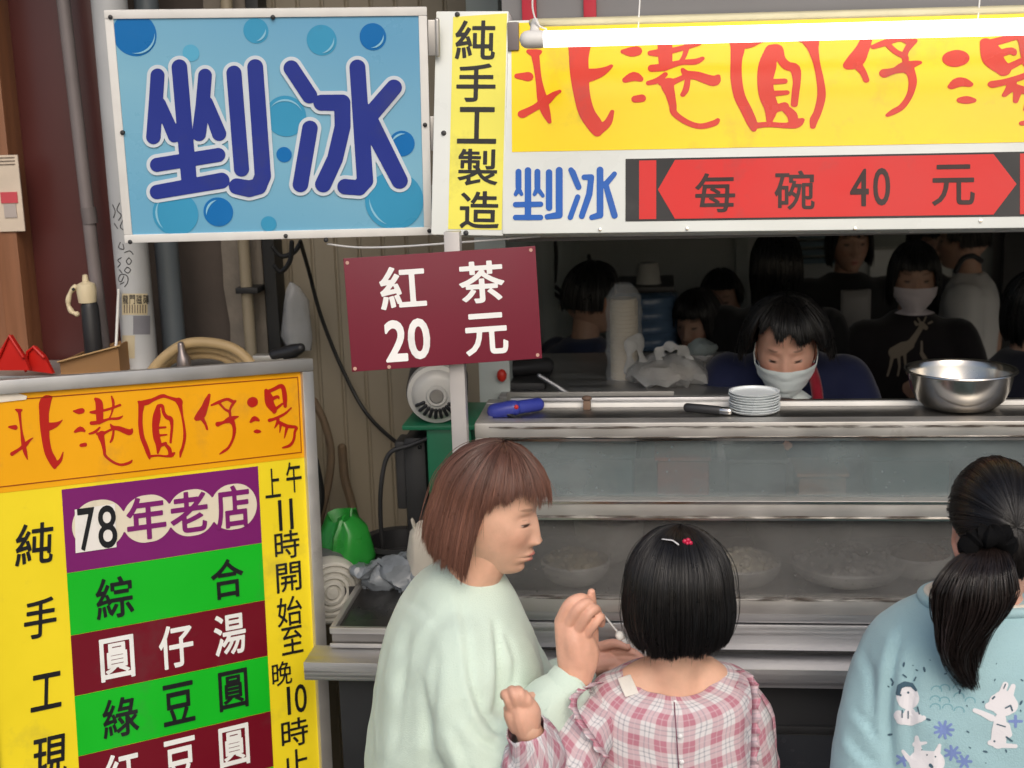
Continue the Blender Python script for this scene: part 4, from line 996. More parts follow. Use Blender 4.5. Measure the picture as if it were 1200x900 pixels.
# green plastic bag behind it
c = P(404, 632, 3.06)
t = thing('plastic_bag', 'bright green plastic bag slumped behind the pale motor', 'plastic bag', (c.x, c.y, zb_))
m = MB(); zc_ = [(0, zb_), (.05, zb_), (.062, zb_ + .05), (.052, zb_ + .11), (.035, zb_ + .16), (.022, P(402, 608, 3.06).z - .01), (.012, P(402, 600, 3.06).z), (0, P(402, 598, 3.06).z + .004)]
m.lathe(zc_, 36, Matrix.Translation((c.x, c.y, 0))); crumple(m, .026, 16)
part('sack', m, mat('green_film', lin(40, 140, 52), .3, 0, .15, 14, .4, 30, alpha=.85), t)
# grey crumpled plastic bags on the tray
c = P(455, 668, 3.0)
t = thing('plastic_bag', 'heap of crumpled grey plastic bags on the side tray', 'plastic bag', (c.x, c.y, zb_))
m = MB()
for (px, py, s) in ((448, 678, 1.0), (432, 665, .8), (470, 670, 1.1), (492, 672, .9), (460, 690, .8)):
    p = P(px, py, 3.0); m.ell(p, (.045 * s, .05, .035 * s), 26, 18)
crumple(m, .030, 19)
part('sheet', m, mat('grey_film', lin(112, 118, 124), .3, 0, .2, 14, .6, 40), t, smooth=25)
m = MB(); m.box(P(432, 690, 3.02).x, P(500, 690, 3.02).x, 2.98, 3.1, zb_, P(460, 690, 3.02).z); part('folded_bags', m, mat('grey_film_dark', lin(84, 88, 92), .4, 0, .2, 14), t)
# tall dark stock pot behind
c = P(470, 655, 3.15)
t = thing('stock_pot', 'round black pot behind the crumpled grey bags', 'pot', (c.x, c.y, zb_))
rr = .085; z1_ = P(470, 630, 3.15).z
part('pot', MB().lathe([(0, zb_), (rr, zb_), (rr, z1_ - .02), (rr * 1.12, z1_ - .012), (rr * 1.12, z1_), (rr * .95, z1_ - .004), (rr * .9, z1_ - .05), (0, z1_ - .06)], 36, Matrix.Translation((c.x, c.y, 0))), mat('black_pot', (.03, .03, .032), .35, .2, .2, 8), t)
# white cloth bag
c = P(492, 636, 2.98)
t = thing('cloth_bag', 'cream cloth bag with folded corner behind the bobbed woman', 'bag', (c.x, c.y, zb_))
m = MB(); z1_ = P(492, 614, 2.98).z
m.lathe([(0, zb_), (.034, zb_), (.04, zb_ + .08), (.036, z1_ - .02), (.022, z1_ - .004), (.008, z1_ + .004), (0, z1_ + .004)], 30, Matrix.Translation((c.x + .012, c.y, 0))); m.tube([P(484, 612, 2.97), P(488, 620, 2.97), P(497, 622, 2.97)], .008, 10); crumple(m, .012, 24)
part('bag', m, mat('cream_cloth', lin(196, 190, 178), .8, 0, .1, 10, .2, 60), t)
# hanging brown ropes and cables on the sheet wall
def cable(name, label, cat, pts, Y, r, mt, k=8):
    w_ = [P(*p[:2], p[2] if len(p) > 2 else Y) for p in pts]
    t = thing(name, label, cat, w_[0]); part('strand', MB().tube(spline(w_, k), r, 8), mt, t); return t
M_ROPE = mat('brown_rope', lin(96, 80, 62), .8, 0, .2, 40, .3, 80)
cable('hose', 'thick brown hose hanging between menu board and sheet wall', 'hose', [(368, 470), (380, 495), (388, 530), (384, 570), (372, 620)], 3.2, .010, M_ROPE)
cable('rope', 'brown rope bundle hanging against the beige sheet wall', 'rope', [(401, 525), (404, 560), (412, 590), (417, 620), (418, 660)], 3.3, .012, M_ROPE)
cable('hose', 'black hose coiled beside the menu board edge', 'hose', [(366, 540), (373, 580), (368, 610), (372, 640), (380, 655)], 3.1, .016, M_CABLE)
cable('power_cable', 'long black cable drooping from blue sign to ice shaver', 'cable', [(352, 283, 3.2), (362, 318, 3.35), (376, 370, 3.4), (400, 430, 3.42), (430, 485, 3.40), (470, 522, 3.30), (492, 524, 3.12)], 3.3, .0052, M_CABLE)
cable('power_cable', 'short looped black cable under the blue sign', 'cable', [(342, 284), (340, 305), (330, 318), (322, 312)], 3.2, .006, M_CABLE)
cable('power_cable', 'curled black cable end behind the blue sign bottom', 'cable', [(352, 285), (344, 296), (330, 300), (320, 290)], 3.25, .006, M_CABLE)
cable('signal_wire', 'thin white wire strung below the signs', 'wire', [(384, 286, 2.8), (420, 290, 2.8), (470, 289, 2.78), (540, 284, 2.77), (632, 277, 2.78)], 2.8, .0022, mat('grey_wire', (.5, .5, .5), .5))
# clear plastic bag hung on the wall
c = P(346, 375, 3.40)
t = thing('plastic_bag', 'clear plastic bag hanging on the sheet wall above the menu board', 'plastic bag', P(348, 330, 3.40))
m = MB(); m.lathe([(0, P(346, 418, 3.4).z), (.03, P(346, 414, 3.4).z), (.038, P(346, 390, 3.4).z), (.032, P(346, 355, 3.4).z), (.02, P(346, 338, 3.4).z), (.004, P(348, 330, 3.4).z)], 30, Matrix.Translation((c.x, c.y, 0))); crumple(m, .018, 18)
part('sack', m, mat('clear_sack', (.62, .64, .66), .2, 0, .15, 14, .6, 30, alpha=.42), t)
# things on a ledge behind the menu board: shelf that carries them
YS = 3.08
zs = P(200, 432, YS).z - .02
t = thing('storage_cabinet', 'low grey cabinet mostly hidden behind the menu board', 'cabinet', (-1.3, YS, 0))
part('body', MB().box(P(-60, 430, YS).x, P(300, 430, YS).x, YS - .02, YS + .16, 0, zs, .006), mat('cabinet_grey', (.25, .24, .23), .6), t)
part('top', MB().box(P(-62, 430, YS).x, P(302, 430, YS).x, YS - .03, YS + .17, zs + .0005, zs + .012, .003), M_ALU, t)
zs += .0125
# coiled beige hose with nozzle
t = thing('garden_hose', 'coiled beige hose with a metal nozzle above the menu board', 'hose', (P(240, 425, YS).x, YS, zs))
m = MB()
for k, (dy, h) in enumerate(((0, 398), (.03, 404), (.055, 411))):
    m.tube(spline([P(168 + k * 8, 452, YS + dy), P(185 + k * 5, 426, YS + dy), P(215, h + 6, YS + dy), P(250, h + 4, YS + dy), P(280 - k * 2, h + 14, YS + dy), P(300 - k * 4, 436, YS + dy), P(306 - k * 6, 455, YS + dy)], 7), .0125, 12)
part('coil', m, mat('beige_hose', lin(186, 160, 118), .5, 0, .12, 12, .05, 40), t)
part('nozzle', MB().tube([P(216, 432, YS - .02), P(215, 420, YS - .02), P(213, 412, YS - .02), P(212, 404, YS - .02)], [.0165, .016, .009, .008], 14), mat('nozzle_metal', lin(150, 140, 138), .35, .7), t)
# dark gadget and grey tool beside the hose
t = thing('hand_tool', 'dark tool with a grey blade lying beside the hose coil', 'tool', P(335, 415, YS))
a = P(300, 420, YS); part('blade', MB().box(P(296, 420, YS).x, P(332, 420, YS).x, YS, YS + .03, P(300, 424, YS).z, P(300, 417, YS).z, .002), M_ALU, t)
part('grip', MB().tube([P(322, 416, YS + .01), P(345, 411, YS + .01), P(352, 408, YS)], [.014, .017, .012], 12), M_BLACK, t)
# cardboard box
t = thing('cardboard_box', 'low brown cardboard box edge behind the menu board', 'box', (P(105, 420, YS).x, YS, zs))
M_CARD = mat('cardboard', lin(140, 104, 66), .8, 0, .12, 9, .1, 60)
xq0, xq1 = P(70, 425, 3.06).x, P(140, 425, 3.06).x
m = MB(); v = [(xq0, 3.06, zs), (xq1, 3.06, zs), (xq1, 3.06, P(140, 405, 3.06).z), (xq0, 3.06, P(70, 424, 3.06).z)]
m.poly(v, (0, .006, 0)); m.poly([(a_, 3.20, c_) for a_, b_, c_ in v], (0, .006, 0)); m.box(xq0, xq0 + .005, 3.067, 3.199, zs, v[3][2]); m.box(xq1 - .005, xq1, 3.067, 3.199, zs, v[2][2])
part('carton', m, M_CARD, t)
part('flap', MB().poly([v[3], v[2], (xq1 + .01, 3.05, v[2][2] + .004), (xq0, 3.045, v[3][2] + .004)], (0, 0, -.003)), mat('cardboard_edge', lin(182, 150, 106), .8), t)
# cream trigger sprayer with a black body
c = P(105, 380, 3.12)
t = thing('spray_bottle', 'black bottle with cream trigger head against the oxblood pillar', 'bottle', (P(107, 420, 3.12).x, 3.12, zs))
xc = P(106, 370, 3.12).x; za, zb2 = zs, P(106, 354, 3.12).z
m = MB(); m.lathe([(0, za), (.020, za), (.022, za + .01), (.021, zb2 - .01), (.017, zb2), (0, zb2)], 24, Matrix.Translation((xc, 3.12, 0)))
part('bottle', m, M_BLACK, t)
M_CRM = mat('cream_plastic', lin(206, 192, 160), .45, 0, .08, 12)
zt2 = P(100, 330, 3.12).z
m = MB(); m.lathe([(0, zb2), (.021, zb2), (.024, zb2 + .03), (.021, zt2 - .006), (.008, zt2), (.006, zt2 + .016), (0, zt2 + .018)], 24, Matrix.Translation((xc - .004, 3.12, 0)))
part('head', m, M_CRM, t)
part('trigger', MB().tube(spline([P(88, 336, 3.11), P(82, 344, 3.11), P(80, 356, 3.11), P(84, 365, 3.11), P(90, 368, 3.11)], 5), [.006 + .001 * math.sin(k) for k in range(21)], 10), M_CRM, t)
part('pivot', MB().tube([P(86, 339, 3.10), P(86, 339, 3.13)], .004, 10), M_BLACK, t)
# white stick between the pipes
t = thing('plastic_stick', 'thin white stick leaning on the fat white pipe', 'stick', P(136, 408, 3.1))
part('stick', MB().tube([P(139, 340, 3.11), P(136, 406, 3.11), P(135, 430, 3.08)], .0035, 8), mat('white_stick', (.75, .74, .72), .4), t)
# red dustpans
M_RPL = mat('red_dustpan', lin(186, 28, 20), .35, 0, .1, 8)
for i, (lab, pts, Y) in enumerate((('larger red plastic dustpan at the far left', [(-8, 434), (34, 434), (28, 418), (12, 393), (4, 408)], 3.00), ('smaller red plastic dustpan behind the larger one', [(31, 434), (62, 438), (52, 418), (40, 406), (33, 412)], 3.03))):
    w_ = [P(a, b, Y) for a, b in pts]
    t = thing('dustpan', lab, 'dustpan', (w_[0].x, Y, zs), 'red dustpans behind the menu board')
    part('pan', MB().poly(w_[::-1], (0, .012, 0)), M_RPL, t)
    part('rim', MB().tube([w_[0] + Vector((0, -.004, 0)), w_[-1] + Vector((0, -.004, 0)), w_[-2] + Vector((0, -.004, 0)), w_[-3] + Vector((0, -.004, 0))], .004, 8), M_RPL, t)
# ------------------------------------------------------------------ people: heads, bodies, hair, cloth
def g(x, s): return np.exp(-(x / s) ** 2)
def sst(x, a, b):
    t = np.clip((x - a) / (b - a), 0, 1); return t * t * (3 - 2 * t)
SKIN = np.array(lin(222, 178, 154))
def head_geo(nu=120, nv=96, skin=SKIN, lips=(.50, .20, .17), brow=(.10, .06, .045), eyes='open', hi=1.0):
    """a head with face: origin between the ears, +y forward, about .23 m tall; returns verts, faces, tone"""
    u = np.linspace(-PI, PI, nu, endpoint=False); u = u - .42 * np.sin(u)          # denser towards the face (u = 0)
    v = np.linspace(0.02, PI - .02, nv); v = v + .12 * np.sin(2 * v)
    U, V = np.meshgrid(u, v); sx, cy, cz = np.sin(U), np.cos(U), np.cos(V); s = np.sin(V)
    low = cz < 0; s2 = np.where(low, s ** .62, s ** .95)
    x = .0745 * s2 * sx; y = np.where(cy > 0, .088, .100) * s2 * cy; z = np.where(low, .110, .122) * cz
    t = np.clip(-z / .110, 0, 1); f = sst(cy, 0.0, .5)
    x = x * (1 - .34 * t ** 1.5); x = x * (1 - .05 * g(z - .05, .03) * 0)
    y = np.where(cy > 0, y + .020 * t ** 1.6 * f, y * (1 - .55 * sst(t, .1, 1)))
    y = y - .006 * f * g(z - .035, .03) + .004 * f * g(z - .07, .03)
    ax = np.abs(x); d = np.zeros_like(x)
    nz = np.clip((.020 - z) / .050, 0, 1); nose = (.003 + .0138 * nz ** 1.2) * sst(z, -.046, -.029) * sst(-z, -.030, -.010)
    d += nose * g(x, .0092 + .0068 * nz)
    d += .0062 * g(ax - .0120, .0070) * g(z + .0305, .0075)
    d += .0065 * g(x, .026) * g(z + .060, .018)
    d += .0052 * g(x, .0175) * g(z + .0555, .0036) + .0058 * g(x, .0165) * g(z + .0675, .0042) - .0040 * g(x, .021) * g(z + .0612, .0018)
    d -= .0045 * g(x, .020) * g(z + .0775, .0055); d += .0075 * g(x, .022) * g(z + .094, .013)
    d -= .0088 * g(ax - .031, .0155) * g(z - .011, .0095); d += .0085 * g(ax - .031, .0118) * g(z - .009, .0070)
    d -= .0022 * g(ax - .031, .013) * g(z - .0005, .0018)
    d += .0045 * g(ax - .028, .020) * g(z - .031, .008); d += .0055 * g(ax - .043, .019) * g(z + .020, .020)
    y = y + d * f
    tone = np.ones(x.shape + (3,)) * skin
    def blend(w, c):
        w = np.clip(w, 0, 1)[..., None]; tone[:] = tone * (1 - w) + np.array(c) * w
    blend(.35 * f * g(ax - .042, .020) * g(z + .025, .020), skin * np.array([1.0, .74, .70]))
    blend(.9 * f * sst(g(x, .0205) * (g(z + .0555, .0042) + g(z + .0675, .0048)), .35, .75), lips)
    blend(.9 * f * sst(g(x, .021) * g(z + .0612, .0013), .4, .9), (.16, .05, .045))
    blend(.62 * f * sst(g(ax - .032, .0155) * g(z - .0325 + .10 * (ax - .03) ** 2 * 10, .0034), .35, .7), brow)
    blend(.95 * f * sst(g(ax - .032, .0125) * g(z - .0015 - 2.0 * (ax - .032) ** 2, .0014), .35, .8), (.02, .014, .012))
    if eyes == 'slim':
        blend(.95 * f * sst(g(ax - .032, .0120) * g(z - .0050 - 1.5 * (ax - .032) ** 2, .0024), .35, .7), (.025, .016, .013)); blend(.8 * f * sst(g(ax - .0395, .0030) * g(z - .0035, .0013), .4, .8), (.5, .45, .42)); blend(.5 * f * sst(g(ax - .033, .0120) * g(z - .0125 + 5 * (ax - .033) ** 2, .0010), .4, .8), skin * .55)
    if eyes == 'open':
        blend(.95 * f * sst(g(ax - .032, .0105) * g(z - .0045, .0022), .3, .6), (.45, .42, .40)); blend(.97 * f * sst(g(ax - .0325, .0045) * g(z - .0045, .0024), .35, .6), (.015, .01, .008))
        blend(.95 * f * sst(g(ax - .032, .0135) * g(z - .0078 + 3.0 * (ax - .032) ** 2, .0012), .4, .8), (.02, .014, .012))
    blend(.6 * f * sst(g(ax - .0085, .0035) * g(z + .0385, .0022), .4, .8), (.12, .05, .04))
    P_ = np.stack([x, y, z], -1).reshape(-1, 3); T = tone.reshape(-1, 3); fc = []
    for i in range(nv - 1):
        for k in range(nu):
            fc.append((i * nu + k, (i + 1) * nu + k, (i + 1) * nu + (k + 1) % nu, i * nu + (k + 1) % nu))
    fc.append(tuple(range(nu))); fc.append(tuple((nv - 1) * nu + k for k in range(nu))[::-1])
    # ears: curled shells
    n0 = len(P_); ev = []; ef = []
    for sgn in (-1, 1):
        o = n0 + len(ev); N_, M_ = 18, 7
        for j in range(M_):
            q = j / (M_ - 1); rad = 1 - q; lift = .010 * (.35 + .65 * math.sin(min(1, q * 1.4) * PI) ** .8) * (1 if q < .7 else .2) * (1 - .2 * q)
            for k in range(N_):
                a = 2 * PI * k / N_; ry, rz = .0165, .031
                ev.append((sgn * (.0665 + lift + .006 * math.cos(a) * -1 * rad), -.006 - ry * rad * math.cos(a) * (1 - .25 * (math.sin(a) < 0)), -.010 + rz * rad * math.sin(a) + .003))
        for j in range(M_ - 1):
            for k in range(N_):
                q4 = (o + j * N_ + k, o + j * N_ + (k + 1) % N_, o + (j + 1) * N_ + (k + 1) % N_, o + (j + 1) * N_ + k)
                ef.append(q4 if sgn > 0 else q4[::-1])
    P_ = np.vstack([P_, ev]); T = np.vstack([T, np.ones((len(ev), 3)) * skin * np.array([1, .88, .84])])
    return P_, fc + ef, T

def head_matrix(O, facing, pitch, scale=1.0, tilt=0.0):
    fx = Vector(facing).normalized(); p = math.radians(pitch); Z = Vector((0, 0, 1))
    Yv = fx * math.cos(p) - Z * math.sin(p); Zv = Z * math.cos(p) + fx * math.sin(p); Xv = Yv.cross(Zv)
    R = Matrix((Xv, Yv, Zv)).transposed()
    return Matrix.Translation(O) @ R.to_4x4() @ Matrix.Rotation(math.radians(tilt), 4, 'Y') @ Matrix.Scale(scale, 4)
def xf(M, v):
    A = np.array(M); return np.asarray(v) @ A[:3, :3].T + A[:3, 3]

def skin_mat(name, rough=.48): return mat(name, (.6, .4, .3), rough, 0, .10, 34, .14, 240, .4, attr=True, sss=.10)
M_SKIN = skin_mat('skin')

def join(pieces):
    v = []; f = []; t = []; o = 0
    for p in pieces:
        v.append(np.asarray([tuple(q) for q in p[0]])); f += [tuple(i + o for i in q) for q in p[1]]; o += len(p[0])
        t.append(np.ones((len(p[0]), 3)) * np.asarray(p[2]) if np.ndim(p[2]) == 1 else p[2])
    return np.vstack(v), f, np.vstack(t)
def px3(s, Y=None):
    out = []
    for q in s.split():
        a = [float(k) for k in q.split(',')]; out.append(P(a[0], a[1], a[2] if len(a) > 2 else Y))
    return out
def limb(mb, pts, radii, n=14, k=5, flat=1.0):
    q = np.hstack([np.array([list(p) for p in pts]), np.array(radii)[:, None]]); s = spline(q, k)
    mb.tube([Vector(p[:3]) for p in s], [p[3] for p in s], n, True, flat); return mb

def fast_mesh(name, V, Q, mt, parent, tone=None):
    V = xf(wm(parent).inverted(), V); me = bpy.data.meshes.new(name)
    me.vertices.add(len(V)); me.vertices.foreach_set('co', V.astype(np.float32).ravel())
    n = len(Q); me.loops.add(n * 4); me.loops.foreach_set('vertex_index', Q.astype(np.int32).ravel())
    me.polygons.add(n); me.polygons.foreach_set('loop_start', np.arange(n, dtype=np.int32) * 4)
    me.polygons.foreach_set('use_smooth', np.ones(n, bool)); me.update(calc_edges=True); me.materials.append(mt)
    if tone is not None:
        a = me.attributes.new('tone', 'FLOAT_COLOR', 'POINT'); c = np.ones((len(V), 4)); c[:, :3] = tone; a.data.foreach_set('color', c.astype(np.float32).ravel())
    o = bpy.data.objects.new(name, me); COL.objects.link(o); o.parent = parent; WM[o.name] = wm(parent); return o

def hair_mesh(name, paths, r, tones, mt, parent, shell=None, shell_tone=None):
    """paths (n, k, 3): each strand a thin three-sided tapering tube"""
    n, k, _ = paths.shape
    T = np.gradient(paths, axis=1); T /= np.linalg.norm(T, axis=2, keepdims=True) + 1e-9
    ref = rng.normal(size=(n, 1, 3)); A = np.cross(T, ref); A /= np.linalg.norm(A, axis=2, keepdims=True) + 1e-9; B = np.cross(T, A)
    t = np.linspace(0, 1, k)[None, :, None]; rad = r * np.clip(1.05 - t ** 3 * .85, .15, 1) * rng.uniform(.7, 1.3, (n, 1, 1))
    ring = [paths + rad * (A * math.cos(a) + B * math.sin(a)) for a in (0, 2.094, 4.189)]
    V = np.stack(ring, 2).reshape(-1, 3)
    base = (np.arange(n)[:, None, None] * k + np.arange(k - 1)[None, :, None]) * 3; j = np.arange(3)[None, None, :]; j2 = (j + 1) % 3
    Q = np.stack([base + j, base + j2, base + 3 + j2, base + 3 + j], -1).reshape(-1, 4)
    tone = np.repeat(np.repeat(tones, k, 0) if tones.ndim == 2 else tones.reshape(-1, 3), 3, 0)
    if shell is not None:
        sv, sf = shell; o = len(V); V = np.vstack([V, sv]); Q = np.vstack([Q, np.array(sf) + o]); tone = np.vstack([tone, np.ones((len(sv), 3)) * shell_tone])
    return fast_mesh(name, V, Q, mt, parent, tone)
def hair_mat(name, rough=.32, spec=.55):
    m = mat(name, (.02, .02, .02), rough, 0, .1, 60, 0, 10, spec, attr=True); return m
M_HAIR = hair_mat('hair')

def hair_point(M, dn, a, p, drop, L, sh):
    """point on the hair form: azimuth a (0 = face), polar angle p, then a drop (m) below the equator"""
    rx, rf, rb, rz, c = sh['rx'], sh['rf'], sh['rb'], sh['rz'], sh['c']
    ry = np.where(np.cos(a) > 0, rf, rb)
    k = L * (1 + sh.get('bulge', .06) * np.sin(np.clip(drop / sh['len'], 0, 1) * PI * .8) - sh.get('tuck', .15) * np.clip(drop / sh['len'], 0, 1) ** 2.5)
    q = np.stack([rx * np.sin(p) * np.sin(a) * k, ry * np.sin(p) * np.cos(a) * k, c + rz * np.cos(p) * L], -1)
    return xf(M, q.reshape(-1, 3)).reshape(q.shape) + drop[..., None] * np.array(dn)
def bob(name, M, parent, mt, n, sh, tip, col, dn=(0, 0, -1), thin=None, r=.0011, k=18, seed=1, amin=-PI, amax=PI, clumps=70, part_az=None, streak=.35, conv=.3, rag=.0035, groove=.010, fly=.03, root=1.0):
    """a bob: strands fall from the crown over the head and hang to tip(a) metres below the equator"""
    R = np.random.default_rng(seed)
    a = R.uniform(amin, amax, n); p0 = R.uniform(.04, 1.25, n) ** 1.0; L = R.uniform(.955, 1.02, n)
    if thin is not None:
        kp = R.uniform(0, 1, n) < np.array([thin(x) for x in a]); a, p0, L = a[kp], p0[kp], L[kp]; n = len(a)
    cid = np.floor((a - amin) / (amax - amin) * clumps + .3 * np.sin(p0 * 9)).astype(int); cen = amin + (cid + .5) / clumps * (amax - amin)
    cr = np.random.default_rng(seed + 5); coff = cr.normal(0, groove, clumps + 8); clen = cr.normal(0, rag, clumps + 8); ctone = cr.normal(0, 1, clumps + 8)
    t = np.linspace(0, 1, k)[None]
    tipd = np.array([tip(x) for x in a]) + clen[cid] + R.normal(0, rag, n)
    # arc length: polar part up to pend, then the drop
    pend = np.where(tipd < 0, PI / 2 + tipd / .115, PI / 2)
    p0 = np.minimum(p0, np.maximum(pend - .75, .04) * (.3 + .7 * R.uniform(0, 1, n)) + .02 * R.uniform(0, 1, n)) if thin is not None or pend.min() < 1.3 else p0
    pl = np.maximum(pend - p0, .05) * .115; dl = np.maximum(tipd, 0); tot = pl + dl; sarc = t * tot[:, None]
    p = p0[:, None] + np.minimum(sarc, pl[:, None]) / .115; drop = np.maximum(sarc - pl[:, None], 0)
    aa = a[:, None] + (cen - a)[:, None] * conv * t ** 2 + (coff[cid] * .5)[:, None] * t
    if part_az is not None: aa = aa
    LL = L[:, None] + coff[cid][:, None] * 1.6 * t ** 1.2 + R.normal(0, .004, n)[:, None] * t
    paths = hair_point(M, dn, aa, p, drop, LL, sh)
    paths += R.normal(0, .0006, (n, 1, 3)) * t[..., None]
    fl = (R.uniform(0, 1, n) < fly)[:, None, None]; paths += fl * (R.normal(0, .007, (n, 1, 3)) * t[..., None] ** 1.5 + R.normal(0, .004, (n, 1, 3)) * np.sin(t * PI)[..., None])
    tones = np.array(col)[None] * (1 + streak * ctone[cid][:, None] * .5 + R.normal(0, streak * .5, (n, 1)))
    tones = np.clip(tones, .003, 1)
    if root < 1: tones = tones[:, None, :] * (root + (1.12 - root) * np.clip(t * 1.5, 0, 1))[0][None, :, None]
    # dark under-form so that no scalp shows
    na, nr = 72, 22; A = np.linspace(amin, amax, na); sv = []; 
    for i in range(nr):
        q = i / (nr - 1)
        td = np.array([tip(x) - (.004 if thin is None else .004 + .045 * (thin(x) < 1)) for x in A]); pe = np.where(td < 0, PI / 2 + td / .115, PI / 2); pl_ = pe * .115; tot_ = pl_ + np.maximum(td, 0); s_ = q * tot_
        sv.append(hair_point(M, dn, A, np.minimum(s_, pl_) / .115, np.maximum(s_ - pl_, 0), np.full(na, .945), sh))
    sv = np.array(sv).reshape(-1, 3); sf = [(i * na + j, i * na + j + 1, (i + 1) * na + j + 1, (i + 1) * na + j) for i in range(nr - 1) for j in range(na - 1)]
    return hair_mesh(name, paths, r, tones, mt, parent, (sv, sf), np.array(col) * .8)

def loft(rings, cap=True):
    """rings: equal-length loops of points -> verts, faces"""
    n = len(rings[0]); v = [p for r in rings for p in r]; f = []
    for i in range(len(rings) - 1):
        for k in range(n): f.append((i * n + k, i * n + (k + 1) % n, (i + 1) * n + (k + 1) % n, (i + 1) * n + k))
    if cap: f.append(tuple(range(n))[::-1]); f.append(tuple((len(rings) - 1) * n + k for k in range(n)))
    return v, f
def px_rings(spec, Y, d1, n=36, pw=2.3):
    """spec 'py:left:right:depth' in picture pixels at depth Y -> super-elliptic rings"""
    rings = []; d1 = Vector(d1).normalized(); d2 = Vector((-d1.y, d1.x, 0))
    for s in spec.split():
        py, l, r, b = map(float, s.split(':')); c = P((l + r) / 2, py, Y); a = (P(r, py, Y) - P(l, py, Y)).length / 2
        ring = []
        for k in range(n):
            q = 2 * PI * k / n; cx, sx_ = math.cos(q), math.sin(q); e = 2 / pw
            ring.append(c + d1 * (a * abs(cx) ** e * (1 if cx > 0 else -1)) + d2 * (b * abs(sx_) ** e * (1 if sx_ > 0 else -1)))
        rings.append(ring)
    return rings
def wrinkle(co, no, f, amp):
    """displace along the normals by a vectorless fold field f(x, y, z) -> metres"""
    return np.array([Vector(p) + Vector(n) * (amp * f(Vector(p))) for p, n in zip(co, no)])
def ridge(p):
    return 1 - 2 * abs(noise.noise(p))
def crease(co, no, lines, ymax):
    """press soft folds into cloth along lines (picture pixels, depth m, width px)"""
    px = np.array([proj(p) for p in co]); sh = np.zeros(len(co)); near = co[:, 1] < ymax
    for pts, dep, wd in lines:
        s = spline([tuple(map(float, q.split(','))) for q in pts.split()], 6); best = np.full(len(co), 1e9); side = np.zeros(len(co)); tt = np.zeros(len(co))
        for i, (a, b) in enumerate(zip(s[:-1], s[1:])):
            d = b - a; L = d @ d + 1e-9; w_ = px - a; t = np.clip((w_ @ d) / L, 0, 1); e = w_ - t[:, None] * d; ds = np.hypot(e[:, 0], e[:, 1]); cr = np.sign(d[0] * w_[:, 1] - d[1] * w_[:, 0]) * ds
            m = ds < best; best[m] = ds[m]; side[m] = cr[m]; tt[m] = (i + t[m]) / (len(s) - 1)
        fade = np.sin(np.clip(tt, 0, 1) * PI) ** .6
        sh += near * fade * dep * (-np.exp(-(side / wd) ** 2) + .8 * np.exp(-((side - 2.0 * wd) / (1.5 * wd)) ** 2))
    return co + no * sh[:, None]
def fabric(name, col, rough=.85, bump=.3, bscale=420, var=.05, stretch=None):
    m = mat(name, col, rough, 0, var, 5, bump, bscale, .25, stretch=stretch); b = m.node_tree.nodes['Principled BSDF']
    b.inputs['Sheen Weight'].default_value = .25; b.inputs['Sheen Roughness'].default_value = .5; return m

def person(name, label, base, group=None): return thing(name, label, 'person', (base[0], base[1], 0), group)
def lower_body(root, hipc, foot_y, dirx, trouser, shoe, hip_w=.10, r0=.095, ground=0.0, knee=0.0):
    """trousers and shoes down to the ground; dirx = unit vector across the hips"""
    d = Vector(dirx).normalized(); fwd = Vector((-d.y, d.x, 0)); mb = MB(); sh = []
    for s in (-1, 1):
        h = hipc + d * (s * hip_w); kn = Vector((h.x, h.y, hipc.z * .52)) + fwd * (.02 + knee); ft = Vector((h.x, h.y, ground + .085)) + d * (s * .02)
        mb.tube([h + Vector((0, 0, .04)), h + Vector((0, 0, -.12)), kn, (kn + ft) / 2 + fwd * -.01, ft], [r0, r0 * .95, r0 * .68, r0 * .6, r0 * .5], 14)
        sh.append(ft)
    mb.ell(hipc + Vector((0, 0, .02)), (hip_w + r0 * .8, r0 * 1.15, .12), 18, 12)
    co, f, no = union(mb, .014, 5); mesh_obj('trousers', co, f, trouser, root, smooth=180)
    for ft in sh:
        m = MB(); m.tube([ft + Vector((0, 0, -.045)) - fwd * .05, ft + Vector((0, 0, -.05)) + fwd * .06, ft + Vector((0, 0, -.058)) + fwd * .14], [.036, .036, .026], 12); part('shoe', m, shoe, root)

